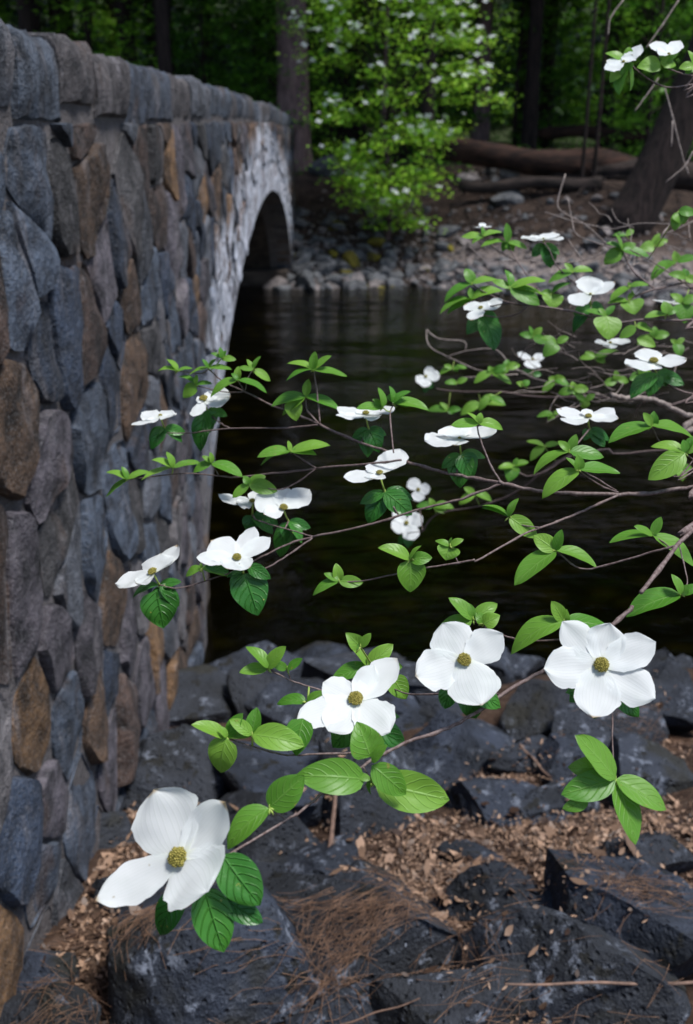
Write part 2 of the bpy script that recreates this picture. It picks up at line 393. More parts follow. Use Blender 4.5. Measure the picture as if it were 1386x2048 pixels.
def stone_geo(poly, gap, proud, n=18, back=.05):
    cy = sum(p[0] for p in poly) / len(poly); cz = sum(p[1] for p in poly) / len(poly)
    size = math.sqrt(abs(area(poly))); k = max(.5, 1 - 2 * gap / size)
    pts = resample(poly, n)
    sm = rnd.uniform(.35, .9)
    pts = [tuple(pts[i][c] * (1 - sm * .5) + (pts[i - 1][c] + pts[(i + 1) % n][c]) * sm * .25 for c in (0, 1)) for i in range(n)]
    seed = rnd.uniform(0, 100); tilt = (rnd.uniform(-.08, .08), rnd.uniform(-.08, .08)); V = []
    ridge = rnd.uniform(0, 6.28); rc, rs_ = math.cos(ridge), math.sin(ridge)
    for s, h in ((1.0, -back), (1.0, proud * .55), (.95, proud * .96), (.68, proud), (.34, proud * 1.02)):
        for (y, z) in pts:
            yy = cy + (y - cy) * k * s; zz = cz + (z - cz) * k * s
            w = n3((yy * 9, zz * 9, seed)) * .055 * size + n3((yy * 3.5, zz * 3.5, seed)) * .05 * size - abs((yy - cy) * rc + (zz - cz) * rs_) * .09
            e = n3((yy * 9, seed, zz * 9)) * .05 * size; e2 = n3((yy * 9, zz * 9, seed + 7)) * .05 * size
            hh = h + (w + tilt[0] * (yy - cy) + tilt[1] * (zz - cz) if h > proud * .6 else 0)
            V.append((wallx(yy) + max(hh, -back), yy + e, zz + e2))
    V.append((wallx(cy) + proud * 1.02, cy, cz))
    F = []
    for r_ in range(4):
        for i in range(n):
            j = (i + 1) % n; F.append((r_ * n + i, r_ * n + j, (r_ + 1) * n + j, (r_ + 1) * n + i))
    F += [(4 * n + i, 4 * n + (i + 1) % n, 5 * n) for i in range(n)]
    return V, F
# rubble: relaxed Voronoi cells in the plane of the wall
seeds = []
cell = .335
CZ = .27
ny_, nz_ = int((Y1 - Y0) / cell), int(5.0 / CZ)
for j in range(nz_):
    for i in range(ny_):
        seeds.append((Y0 + (i + .5 + .5 * (j % 2) + rnd.uniform(-.46, .46)) * cell * 1.0, -1.3 + (j + .5 + rnd.uniform(-.46, .46)) * CZ))
seeds = [s for s in seeds if rnd.random() > .22]           # missing seeds let neighbours grow: mixed sizes
grid = {}
for k, s in enumerate(seeds): grid.setdefault((int(s[0] / .5 + 20), int(s[1] / .5 + 20)), []).append(k)
RING = .42
def ring_in(y, z, ex):
    u = abs(y - ARC_C) / (ARC_A + ex); v = max(z, 0) / (ARC_B + ex)
    return u ** ARC_N + v ** ARC_N < 1
cells = []
for k, s in enumerate(seeds):
    if ring_in(s[0], s[1], RING * .85): continue
    if s[1] > topz(s[0]) - .06 or s[1] < gz(-1, s[0]) - .5: continue
    b = .7; poly = [(s[0] - b, s[1] - b), (s[0] + b, s[1] - b), (s[0] + b, s[1] + b), (s[0] - b, s[1] + b)]
    ci, cj = int(s[0] / .5 + 20), int(s[1] / .5 + 20)
    for a in range(-3, 4):
        for c in range(-3, 4):
            for q in grid.get((ci + a, cj + c), []):
                if q != k:
                    t = seeds[q]; poly = clip(poly, (s[0] + t[0]) / 2, (s[1] + t[1]) / 2, s[0] - t[0], s[1] - t[1])
    poly = clip(poly, s[0], topz(s[0]) - .235, 0, -1)
    if ring_in(s[0], s[1], RING + .8):                       # trim against the arch ring
        best = None
        for th in np.linspace(0, math.pi, 90):
            cu, su = math.cos(th), math.sin(th)
            py = ARC_C - (ARC_A + RING) * math.copysign(abs(cu) ** (2 / ARC_N), cu); pz = (ARC_B + RING) * su ** (2 / ARC_N)
            dd = (py - s[0]) ** 2 + (pz - s[1]) ** 2
            if best is None or dd < best[0]:
                gy = math.copysign(abs(py - ARC_C) ** (ARC_N - 1), py - ARC_C) / (ARC_A + RING) ** ARC_N; g2 = pz ** (ARC_N - 1) / (ARC_B + RING) ** ARC_N
                best = (dd, py, pz, gy, g2)
        poly = clip(poly, best[1], best[2], best[3], best[4])
    if len(poly) > 2 and abs(area(poly)) > .006: cells.append(poly)
items = []
for poly in cells:
    if area(poly) < 0: poly = poly[::-1]
    pr = [project(Vector((wallx(y), y, z))) for y, z in poly]
    vis = all(p[2] > .4 for p in pr) and any(-60 < p[0] < 1400 and -60 < p[1] < 2100 for p in pr)
    ap = abs(area([(p[0], p[1]) for p in pr])) if vis else 0
    items.append(('stone', ap, poly, rnd.uniform(.026, .055)))
# arch ring of voussoirs
th, dth = .012, 0
while th < math.pi - .02:
    def edge(t, ex):
        cu, su = math.cos(t), math.sin(t)
        return (ARC_C - (ARC_A + ex) * math.copysign(abs(cu) ** (2 / ARC_N), cu), (ARC_B + ex) * max(su, 0) ** (2 / ARC_N))
    t2 = th
    w = rnd.uniform(.16, .30)
    while t2 < math.pi - .005 and math.dist(edge(th, 0), edge(t2, 0)) < w: t2 += .003
    ex = RING * rnd.uniform(.8, 1.05)
    poly = [edge(th, -.02), edge(th, ex), edge(t2, ex), edge(t2, -.02)]
    if area(poly) < 0: poly = poly[::-1]
    pr = [project(Vector((wallx(y), y, z))) for y, z in poly]
    items.append(('arch_stone', abs(area([(p[0], p[1]) for p in pr])), poly, rnd.uniform(.005, .022)))
    th = t2
items.sort(key=lambda t: -t[1])
cnt = {'stone': 0, 'arch_stone': 0}; SV, SF, SC = [], [], []
for kind, ap, poly, proud in items:
    cnt[kind] += 1
    V, F = stone_geo(poly, rnd.uniform(.007, .016), proud, 22 if ap > 900 else 14, .30 if kind == 'arch_stone' else .05)
    c = stone_col(poly[0][0])
    if kind == 'stone' and cnt[kind] > 300:
        o = len(SV); SV += V; SF += [tuple(i + o for i in f) for f in F]; SC += [c] * len(V)
    else:
        base = Vector(V[-1]); obj(kind, mesh([Vector(v) - base for v in V], F, M_STONE, True, None, np.tile(c, (len(V), 1)), 'm', 42), T(base), bridge)
tag(obj('small_stonework', mesh(SV, SF, M_STONE, True, None, np.array(SC)), None, bridge), kind='stuff')
# coping course
y = Y0
while y < Y1 - .1:
    L = rnd.uniform(.36, .85); y2 = min(y + L, Y1); ym = (y + y2) / 2
    h = rnd.uniform(.215, .255); zt = topz(ym) + rnd.uniform(-.015, .025); n = 13
    ov = rnd.uniform(.02, .045); seed = rnd.uniform(0, 99); V = []; F = []
    prof = [(-.50, 0), (-.50, h), (-.25, h), (ov - .025, h), (ov, h - .025), (ov + .008, h * .66), (ov + .004, h * .33), (ov - .01, .02), (ov - .05, 0)]
    for i in range(n + 1):
        e = .012 if i in (0, n) else 0
        yy = y + .008 + (y2 - y - .016) * i / n
        for (px_, pz_) in prof:
            d = n3((yy * 6, pz_ * 6 + seed, px_ * 6)) * .022 + n3((yy * 22, pz_ * 22, seed)) * .010
            V.append((wallx(yy) + px_ + d - e * (px_ > 0), yy, zt - h + pz_ + d * .6 - (e if pz_ > 0 else -e)))
    m = len(prof)
    for i in range(n):
        for k in range(m): F.append((i * m + k, i * m + (k + 1) % m, (i + 1) * m + (k + 1) % m, (i + 1) * m + k))
    F += [tuple(range(m - 1, -1, -1)), tuple(n * m + k for k in range(m))]
    F = [f[::-1] for f in F]
    base = Vector((wallx(ym), ym, zt)); c = tuple(x * 1.1 for x in rnd.choice([(.055, .068, .090), (.042, .052, .072), (.07, .076, .09), (.06, .054, .056)]))
    obj('coping_stone', mesh([Vector(v) - base for v in V], F, M_STONE, True, None, np.tile(c, (len(V), 1)), 'm', 38), T(base), bridge)
    y = y2

# ------------------------------------------------------------------ boulders
BV, BF = list(GV), list(GF)
ICO = {}
def ico(n):
    if n not in ICO:
        import bmesh
        bm = bmesh.new(); bmesh.ops.create_icosphere(bm, subdivisions=n, radius=1)
        ICO[n] = (np.array([v.co[:] for v in bm.verts]), [tuple(v.index for v in f.verts) for f in bm.faces]); bm.free()
    return ICO[n]
def boulder_geo(sx, sy, sz, seed, cuts=16, rough=1.0, sub=4):
    V0, F = ico(sub); V = V0.copy(); r = random.Random(seed)
    for _ in range(cuts):
        n = Vector((r.gauss(0, 1), r.gauss(0, 1), r.gauss(.15, .8))).normalized(); d = r.uniform(.36, .76)
        nn = np.array(n); dist = V @ nn - d
        V -= np.outer(np.maximum(dist, 0), nn) * 1.0
    V *= np.array([sx, sy, sz]) / np.abs(V).max(axis=0)
    s = max(sx, sy, sz); out = []
    for v in V:
        p = Vector(v); k = (noise.fractal(p * (2.2 / s) + Vector((seed % 97, 0, 0)), .8, 2, 6) * .04 + (abs(n3(p * (6 / s))) - .2) * .035) * s * rough
        out.append(p + p.normalized() * k)
    return out, F
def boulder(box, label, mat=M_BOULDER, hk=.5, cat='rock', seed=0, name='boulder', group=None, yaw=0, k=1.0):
    x0, x1, y0, y1 = box; xc = (x0 + x1) / 2
    g = ground_hit(xc, y1 - .12 * (y1 - y0)); d = project(g)[2]
    w = (x1 - x0) * d / FPX; app = (y1 - y0) * d / FPX
    ang = math.atan2(3.3 - g.z, g.y); ca, sa = math.cos(ang), math.sin(ang)
    h = app * hk; dep = max(.5 * w, min((app - h * ca * .5) / max(sa, .15), 1.5 * w))
    c = Vector((g.x, g.y + dep * .45, gz(g.x, g.y + dep * .4) + h * .18))
    V, F = boulder_geo(w * .61 * k, dep * .62 * k, h * 1.08, seed or int(x0 * 7 + y0), sub=5)
    Mx = T(c) @ Matrix.Rotation(yaw, 4, 'Z')
    o = obj(name, mesh(V, F, mat, True, None, None, 'm', 34), Mx); tag(o, label, cat, group)
    k = len(BV); BV.extend([tuple(Mx @ v) for v in V]); BF.extend([tuple(i + k for i in f) for f in F])
    return o
BL = [
 ((640,830,1740,1860), 'dark rock between the needle heap and the pale leaf litter'),
 ((1090,1230,1790,1880), 'small dark rock between the pointed rock and the smooth boulder'),
 ((420,560,1760,1860), 'bluish rock beside the dark leaves of the lowest flower'),
 ((-10,170,1990,2090), 'dark rock by the wall foot covered in needles'),
 ((560,760,1990,2110), 'dark boulder below the needle heap by the short thin twig'),
 ((560,760,1420,1560), 'rough boulder behind the paired leaves of the main spray'),
 ((760,930,1480,1600), 'grey rock wedged beside the tilted slab'),
 ((380,620,1560,1760), 'low dark rock under the twig bearing the lowest flower'),
 ((1130,1330,1420,1530), 'flat rock beneath the pine needle drift'),
 ((300,480,1690,1830), 'dark rock hidden behind the lowest flower'),
 ((1040,1200,1560,1650), 'small dark rock at the upper edge of the leaf litter'),
 ((350,630,1296,1400), 'flat topped dark boulder at the waterline against the foot of the bridge pier'),
 ((270,470,1350,1470), 'squat grey boulder wedged between the bridge wall and the waterline rocks'),
 ((430,690,1360,1480), 'broad lichen spotted boulder just behind the leaf sprays above the water'),
 ((200,470,1430,1650), 'tall lichen flecked boulder leaning against the bridge wall'),
 ((440,650,1450,1680), 'dark pitted boulder behind the big lowest flower'),
 ((630,850,1470,1710), 'upright dark boulder right of the narrow strip of bark litter'),
 ((600,860,1310,1440), 'low boulder at the water edge behind the ragged six bract flower'),
 ((830,1060,1400,1570), 'black mossy boulder under the four bract flower'),
 ((870,1115,1530,1665), 'tilted wedge shaped slab pointing into the leaf litter'),
 ((1010,1250,1340,1490), 'rounded grey boulder under the six bract flower at the water edge'),
 ((1240,1420,1350,1480), 'low dark boulder at the waterline beyond the pine needle drift'),
 ((1210,1370,1490,1620), 'block shaped dark boulder behind the hanging leaf spray'),
 ((1170,1420,1640,1800), 'mossy backed boulder just below the hanging leaf spray'),
 ((875,985,1680,1745), 'small dark rock half buried in pale leaf litter'),
 ((580,730,1680,1790), 'brownish rock at the upper rim of the needle heap'),
 ((490,890,1730,2030), 'large flat boulder heaped with brown pine needles'),
 ((910,1120,1745,1860), 'pointed blue grey rock rising from the leaf litter'),
 ((950,1300,1830,2060), 'broad dark boulder with black moss spots above the long straight stick'),
 ((1200,1430,1760,1990), 'smooth dark boulder with few spots beside the moss spotted one'),
 ((820,1140,1940,2100), 'rounded boulder with pale lichen blotches at the end of the thin stick'),
 ((180,570,1790,2110), 'large cracked boulder with white lichen under the lowest flower'),
 ((-20,110,1920,2000), 'small rounded rock in the dark corner by the wall foot'),
 ((165,340,1745,1850), 'half buried grey rock between needle litter and the lowest flower'),
 ((115,270,1620,1710), 'narrow rock jammed against the foot of the bridge wall'),
 ((700,830,1380,1470), 'rough grey boulder between the two broad flowers'),
 ((1090,1220,1470,1580), 'split dark rock with bark scraps in its crevice'),
 ((1010,1130,1480,1560), 'small angular rock beside a bleached twig'),
]
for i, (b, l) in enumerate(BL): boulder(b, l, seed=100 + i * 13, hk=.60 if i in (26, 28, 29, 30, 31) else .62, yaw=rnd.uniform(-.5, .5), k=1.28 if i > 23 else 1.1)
rb = random.Random(21)
for i in range(58):                                   # riprap filling the waterline to the right and between
    y = rb.uniform(4.2, 6.3); x = rb.uniform(-.6, 5.5); s = rb.uniform(.10, .30)
    V, F = boulder_geo(s * rb.uniform(.8, 1.3), s, s * rb.uniform(.55, .8), 900 + i)
    Mx = T((x, y, gz(x, y) + s * .15)) @ Matrix.Rotation(rb.uniform(0, 6), 4, 'Z')
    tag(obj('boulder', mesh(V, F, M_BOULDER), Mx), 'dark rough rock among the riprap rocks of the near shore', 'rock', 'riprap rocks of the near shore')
    k = len(BV); BV.extend([tuple(Mx @ v) for v in V]); BF.extend([tuple(a + k for a in f) for f in F])
BVH = BVHTree.FromPolygons([tuple(v) for v in BV], BF)

# rubble along the far waterline
protos = []
for i in range(10):
    V, F = boulder_geo(1, 1.1, .75, 300 + i, 8, 1.2); protos.append([mesh(V, F, m) for m in (M_ROCKG, M_ROCKP, M_ROCKM)])
rf = random.Random(5); SR = []
for i in range(480):
    x = rf.uniform(-1.7, 6.8); y = 22.3 + abs(rf.gauss(0, 1.5 if x < 2 else 1.0)) - max(0, (x - 1.5)) * .42
    s = rf.uniform(.07, .24) * (1.15 if x < 1.2 else .8)
    if i % 6 == 0: y = rf.uniform(23, 28); x = rf.uniform(-.5, 7.5); s = rf.uniform(.05, .16)
    k = rf.random(); m = 1 if (k < .22 and x < 1.5 and y < 23.0) or k < .10 or (x > 2 and k < .5) else 2 if k > .91 and x < 2.8 else 0
    Mx = T((x, y, gz(x, y) + s * .25)) @ Matrix.Rotation(rf.uniform(0, 6), 4, 'Z') @ Matrix.Rotation(rf.uniform(-.4, .4), 4, 'X') @ Matrix.Diagonal((s * rf.uniform(.8, 1.4), s, s * rf.uniform(.7, 1.1), 1))
    l = ['angular grey rock in the rubble along the far waterline', 'pale sandy rock in the rubble along the far waterline', 'yellow green mossy rock in the rubble along the far waterline'][m]
    SR.append((s / y, m, rf.choice(protos)[m], Mx, l))
SR.sort(key=lambda t: -t[0]); LV, LF = [], []
for k, (_, m, me, Mx, l) in enumerate(SR):
    if k < 290: tag(obj('shore_rock', me, Mx), l, 'rock', ['grey rubble rocks', 'pale rubble rocks', 'mossy rubble rocks'][m])
    else:
        o = len(LV); LV += [Mx @ v.co for v in me.vertices]; LF += [tuple(i + o for i in f.vertices) for f in me.polygons]
tag(obj('small_shore_rocks', mesh(LV, LF, M_ROCKG)), 'smallest grey stones filling the gaps of the far shore rubble', 'rocks', None, 'stuff')
def far_rock(px, py, w, h, mat, label, seed):
    g = ground_hit(px, py + h * .4); d = project(g)[2]; V, F = boulder_geo(w * d / FPX / 2, w * d / FPX * .45, h * d / FPX * .6, seed)
    tag(obj('bank_rock', mesh(V, F, mat), T(g + Vector((0, .2, h * d / FPX * .3)))), label, 'rock')
far_rock(945, 358, 70, 22, M_ROCKP, 'flat pale stone on the bank below the fallen log', 1)
far_rock(984, 345, 28, 26, M_ROCKG, 'round blue grey stone below the fallen log', 2)
far_rock(1022, 340, 50, 48, M_ROCKP, 'upright triangular tan stone leaning on the fallen log', 3)
far_rock(1012, 398, 75, 40, M_ROCKG, 'dark slab shaped stone on the bank under the small log', 4)
far_rock(905, 460, 60, 30, M_ROCKG, 'wide grey stone on the brown bank above the gravel', 5)
far_rock(650, 330, 80, 60, M_ROCKG, 'shadowed boulder beside the far end of the bridge', 6)

V0, F0 = ico(1); GVs, GFs, rg = [], [], random.Random(99)
for i in range(2600):
    x = rg.uniform(-1.4, 7.5); y = 21.9 + abs(rg.gauss(0, 1.7)) - max(0, (x - 1.5)) * .42; s_ = rg.uniform(.02, .075); c = Vector((x, y, gz(x, y) + s_ * .2)); k = len(GVs)
    a = (rg.uniform(.7, 1.5), rg.uniform(.7, 1.3), rg.uniform(.5, .9))
    GVs += [c + Vector((v[0] * a[0], v[1] * a[1], v[2] * a[2])) * s_ * rg.uniform(.8, 1.2) for v in V0]; GFs += [tuple(q + k for q in f) for f in F0]
tag(obj('shore_gravel', mesh(GVs, GFs, M_ROCKP, False)), 'pale gravel and pebbles strewn along the far shore', 'gravel', None, 'stuff')
# ------------------------------------------------------------------ fallen logs
def tube(pts, rads, n=10, cap=True, wob=0.0, seed=0):
    V, F = [], []; pts = [Vector(p) for p in pts]; m = len(pts); prev = None
    for i, p in enumerate(pts):
        t = (pts[min(i + 1, m - 1)] - pts[max(i - 1, 0)]).normalized()
        if prev is None: a = t.orthogonal().normalized()
        else:
            a = prev - t * prev.dot(t)
            a = a.normalized() if a.length > 1e-6 else t.orthogonal().normalized()
        prev = a; b = t.cross(a)
        for k in range(n):
            th = 2 * math.pi * k / n; q = math.cos(th) * a + math.sin(th) * b
            r = rads[i] * (1 + wob * n3((q.x * 2.2 + seed, q.y * 2.2, i * .35 + q.z)))
            V.append(p + q * r)
    for i in range(m - 1):
        for k in range(n): F.append((i * n + k, i * n + (k + 1) % n, (i + 1) * n + (k + 1) % n, (i + 1) * n + k))
    if cap: F += [tuple(range(n - 1, -1, -1)), tuple((m - 1) * n + k for k in range(n))]
    return V, F
def log(p0, p1, r0, r1, mat, label, seed):
    p0, p1 = Vector(p0), Vector(p1); m = 14; pts = [p0.lerp(p1, i / (m - 1)) + Vector((0, 0, .06 * math.sin(i * .7 + seed))) for i in range(m)]
    V, F = tube(pts, [r0 + (r1 - r0) * i / (m - 1) for i in range(m)], 14, True, .35, seed)
    o = obj('fallen_log', mesh([v - p0 for v in V], F, mat), T(p0)); tag(o, label, 'log')
log(atD(885, 300, 27.5), atD(1290, 345, 26.0), .27, .36, M_LOG, 'thick fallen log with reddish bark lying across the far bank', 1)
log(atD(1090, 345, 26.9), atD(1420, 352, 25.0), .30, .34, M_LOGD, 'dark shaded log lying in front of the thick reddish log', 2)
log(atD(920, 372, 25.6), atD(1205, 365, 25.0), .13, .16, M_LOGD, 'slim grey log on the bank below the thick log', 3)
log(atD(1075, 262, 33), atD(1290, 272, 32), .17, .2, M_LOG, 'short reddish log end behind the thick log', 4)

tv, tf, rg = [], [], random.Random(14)
for i in range(330):
    x, y = rg.uniform(-1, 8), rg.uniform(22.8, 29); a = rg.uniform(0, 6.28); L = rg.uniform(.2, 1.1); pts = []
    for k in range(4):
        q = (x + math.cos(a) * L * k / 3, y + math.sin(a) * L * k / 3); a += rg.uniform(-.35, .35); pts.append(Vector((*q, gz(*q) + .03 + rg.uniform(0, .10))))
    v, f = tube(pts, [rg.uniform(.006, .022)] * 3 + [.004], 5); o = len(tv); tv += v; tf += [tuple(q + o for q in g) for g in f]
tag(obj('fallen_twigs', mesh(tv, tf, M_LOGD)), 'tangle of fallen twigs littering the far bank below the logs', 'twigs', None, 'stuff')
# ------------------------------------------------------------------ leafy crowns
def leaf_cloud(rng, centres, per, spread, size, flat=.45, tilt=.4):
    """small rhombic leaves in loose sprays around the given centres"""
    C = np.repeat(np.array(centres), per, axis=0); n = len(C)
    off = rng.normal(0, 1, (n, 3)) * np.array([spread, spread, spread * flat]); C = C + off
    az = rng.uniform(0, 2 * np.pi, n); s = size * rng.uniform(.6, 1.3, n); dr = rng.normal(-.25, .3, n)
    A = np.stack([np.cos(az), np.sin(az), dr], 1); A /= np.linalg.norm(A, axis=1)[:, None]
    up = np.stack([rng.normal(0, tilt, n), rng.normal(0, tilt, n) - tilt * .8, np.ones(n)], 1)
    B = np.cross(up, A); B /= np.linalg.norm(B, axis=1)[:, None]
    s = s[:, None]
    V = np.stack([C, C + A * s * .5 + B * s * .3, C + A * s, C + A * s * .5 - B * s * .3], 1).reshape(-1, 3)
    F = np.arange(4 * n).reshape(-1, 4)
    col = np.repeat(rng.uniform(0, 1, n), 4)[:, None] * np.ones(3)
    return V, F.tolist(), col
def crown_centres(rng, rows, n, yoff, ydepth, thr=-.22):
    """rows: (z, x_left, x_right) profile; samples spray centres through the crown's volume, denser near its skin"""
    rows = sorted(rows); zs = [r[0] for r in rows]; out = []
    while len(out) < n:
        z = rng.uniform(zs[0], zs[-1]); xl = np.interp(z, zs, [r[1] for r in rows]); xr = np.interp(z, zs, [r[2] for r in rows])
        r = (xr - xl) / 2; a = rng.uniform(0, 2 * np.pi); q = rng.uniform(.25, 1) ** .6
        x = (xl + xr) / 2 + r * q * math.cos(a); y = yoff + min(r, ydepth) * q * math.sin(a)
        if n3((x * 1.3, y * 1.3, z * 2.2), 1) > thr: out.append((x, y, z))
    return out
ng = np.random.default_rng(3)
# the flowering dogwood on the far bank
FD = 24.2
prof_px = [(-140,640,830),(-60,600,900),(0,590,930),(40,580,960),(90,596,1000),(150,608,1040),(200,606,1010),(240,610,930),(300,640,890),(350,665,875),(390,690,890),(430,705,870),(455,740,850)]
rows = [(atD(700, y, FD).z, atD(a, y, FD).x, atD(b, y, FD).x) for y, a, b in prof_px]
base = Vector((atD(775, 460, FD + .6).x, FD + .6, 0)); base.z = gz(base.x, base.y) - .05
fdog = empty('dogwood_tree', base); tag(fdog, 'bright green dogwood covered in tiny white blossoms on the far bank', 'tree')
cen = crown_centres(ng, rows, 330, FD, 1.5, .0)
V, F = tube([base, base + Vector((.05, -.1, 1.2)), base + Vector((-.15, -.2, 2.6)), base + Vector((-.1, -.3, 4.2)), base + Vector((-.05, -.3, 6))], [.09, .075, .06, .04, .015], 8, True, .1)
obj('trunk', mesh([v - base for v in V], F, M_BARKP), T(base), fdog)
BVs, BFs = [], []
for c in cen[::4]:
    c = Vector(c); z0 = base.z + max(.4, (c.z - base.z) * .7); s = Vector((base.x - .08, base.y - .2, z0))
    V, F = tube([s, s.lerp(c, .5) + Vector((0, 0, .12)), c], [.025, .014, .005], 4, False); k = len(BVs); BVs += V; BFs += [tuple(i + k for i in f) for f in F]
obj('branches', mesh([v - base for v in BVs], BFs, M_BARK), T(base), fdog)['kind'] = 'stuff'
V, F, c = leaf_cloud(ng, cen, 38, .25, .10, .30, .65)
tag(obj('crown', mesh(V - np.array(base), F, M_FOLB, False, None, c), T(base), fdog), kind='stuff')
bV, bF = [(0, 0, 0)], []
for k in range(4):
    a = k * math.pi / 2 + .3; b0 = len(bV)
    for da, rr, zz in ((-.5, .55, .1), (-.25, .9, .18), (0, 1, .12), (.25, .9, .18), (.5, .55, .1)): bV.append((math.cos(a + da) * rr, math.sin(a + da) * rr, zz))
    bF.append((0, b0, b0 + 1, b0 + 2, b0 + 3, b0 + 4))
BLOS = mesh(bV, bF, M_BLOSSOM, False)
rq = random.Random(11); nb = 0
FVs, FFs = [], []
while nb < 400:
    x, y, z = rq.choice(cen); up = (z - rows[-1][0]) / (rows[0][0] - rows[-1][0])
    if rq.random() > (.08 + .95 * up): continue
    p = Vector((x + rq.gauss(0, .15), y + rq.gauss(0, .15) - .45, z + .10 + rq.gauss(0, .06))); s = rq.uniform(.055, .10)
    Mx = T(p) @ Matrix.Rotation(rq.uniform(.1, .9), 4, 'X') @ Matrix.Rotation(rq.uniform(-.4, .4), 4, 'Y') @ Matrix.Rotation(rq.uniform(0, 2), 4, 'Z') @ Matrix.Scale(s, 4)
    if nb < 300: obj('flower', BLOS, Mx, fdog)
    else: k = len(FVs); FVs += [Mx @ Vector(v) for v in bV]; FFs += [tuple(i + k for i in f) for f in bF]
    nb += 1
obj('blossoms', mesh([v - base for v in FVs], FFs, M_BLOSSOM, False), T(base), fdog)['kind'] = 'stuff'

# understory saplings: four crown shapes, copied
def sapling_mesh(seed, mat, n=130, per=26, h=6.0, w=1.8):
    g = np.random.default_rng(seed); r = random.Random(seed)
    rows = [(.3, -.5 * w, .5 * w), (h * .25, -w * r.uniform(.8, 1.1), w * r.uniform(.7, 1.1)), (h * .55, -w * r.uniform(.8, 1), w), (h * .8, -w * .7, w * .6), (h, -.2, .2)]
    cen = crown_centres(g, rows, n, 0, w)
    V, F, c = leaf_cloud(g, cen, per, .24, .15, .35); crown = mesh(V, F, mat, False, None, c)
    tv, tf = tube([(0, 0, -.3), (.06, 0, h * .3), (-.05, .05, h * .6), (0, 0, h * .95)], [.09, .07, .045, .01], 7)
    for q in cen[::5]:
        q = Vector(q); s = Vector((0, 0, max(.4, q.z * .75))); a, b_ = tube([s, s.lerp(q, .5) + Vector((0, 0, .1)), q], [.025, .015, .006], 4, False); k = len(tv); tv += a; tf += [tuple(i + k for i in f) for f in b_]
    return crown, mesh(tv, tf, M_BARK)
SAP = [sapling_mesh(40 + i, M_FOLM if i % 3 else M_FOLS, 150, 26, 6 + i * .5, 1.7 + .15 * i) for i in range(5)]
rs = random.Random(8)
spots = [(-7, 31), (-4.5, 33), (-2.2, 30), (-9.5, 34), (-6, 38), (-3, 39), (-.4, 36), (2.2, 33), (3.6, 36), (5.2, 34), (6.9, 37), (8.8, 33), (4.4, 41), (1, 43), (-1.6, 45), (-12, 36), (11, 36), (7.5, 43), (10.5, 43), (-8, 45), (-11, 47), (3, 49), (-5, 51), (6, 52), (13, 42), (12.5, 50), (9.5, 29.5), (7.9, 27.3)]
for i, (x, y) in enumerate(spots):
    cr, tr = SAP[i % 5] if y < 60 else SAP[1]; b = Vector((x + rs.uniform(-.5, .5), y, 0)); b.z = gz(b.x, b.y)
    t = empty('sapling', b); tag(t, 'leafy green understory sapling in the dim forest across the river', 'tree', 'understory saplings across the river')
    s = rs.uniform(.8, 1.15); Mx = T(b) @ Matrix.Rotation(rs.uniform(0, 6.28), 4, 'Z') @ Matrix.Scale(s, 4)
    obj('trunk', tr, Mx, t); obj('crown', cr, Mx, t)['kind'] = 'stuff'

# pines: tall trunks, crowns mostly above the frame
def pine_crown(seed, z0, z1, w):
    g = np.random.default_rng(seed); cen = []
    for z in np.arange(z0, z1, .55):
        rr = w * (1 - (z - z0) / (z1 - z0)) ** .8 + .3; nb = 7
        for k in range(nb):
            a = g.uniform(0, 6.28)
            for t in np.linspace(.25, 1, 5): cen.append((math.cos(a) * rr * t, math.sin(a) * rr * t, z - .35 * t * rr * .4))
    return mesh(*(lambda V, F, c: (V, F, M_FOLC, False, None, c))(*leaf_cloud(g, cen, 9, .26, .55, .5)))
PC = [pine_crown(60 + i, 10.5 + i, 24 + 3 * i, 3.4) for i in range(3)]
def pine(x, y, r, label, lean=(0, 0), mat=M_BARK, crown=0, h=24, group=None, name='pine_tree', sink=.3, cz=0):
    b = Vector((x, y, gz(x, y))); t = empty(name, b); tag(t, label, 'tree', group)
    m = 22; pts = [Vector((lean[0] * k / m * h / 10, lean[1] * k / m * h / 10, -sink + h * (k / m) ** 1.4)) for k in range(m + 1)]
    V, F = tube(pts, [r * (1.35 - .35 * min(1, k / 4)) * (1 - .75 * (k / m) ** 1.4) for k in range(m + 1)], 20, True, .16, x)
    obj('trunk', mesh(V, F, mat), T(b), t)
    if crown is not None: obj('crown', PC[crown], T(b + Vector((lean[0] * 1.2, lean[1] * 1.2, cz))) @ Matrix.Rotation(x, 4, 'Z'), t)['kind'] = 'stuff'
b = atD(586, 235, 29.5); pine(b.x, 29.5, .47, 'straight purplish brown pine trunk rising behind the far end of the bridge', mat=M_BARKP, crown=1)
b = ground_hit(1240, 470); pine(b.x, b.y + .3, .43, 'thick dark leaning trunk on the far bank by the gravel shore', lean=(.52 * 4.2, 0), crown=2, h=34, cz=11)
b = atD(962, 240, 34); pine(b.x, 34, .27, 'slender reddish trunk behind the flowering far dogwood', mat=M_BARKP, crown=0)
b = atD(1090, 240, 38); pine(b.x, 38, .25, 'thin dark trunk beyond the fallen logs', crown=1)
b = atD(690, 200, 37); pine(b.x, 37, .3, 'dark trunk hidden behind the blossoms of the far dogwood', crown=2)
b = atD(855, 250, 27.8); pine(b.x, 27.8, .17, 'narrow dark trunk at the near end of the thick fallen log', crown=0, h=30, cz=9)
b = atD(255, 100, 36); pine(b.x, 36, .32, 'dark trunk standing beyond the middle of the bridge parapet', crown=1)
b = atD(60, 50, 33); pine(b.x, 33, .36, 'dark trunk beyond the near part of the bridge parapet', crown=2)
b = atD(1190, 330, 25.8); pine(b.x, 25.8, .05, 'pole thin dark trunk rising past the thick fallen log', crown=None, h=14)
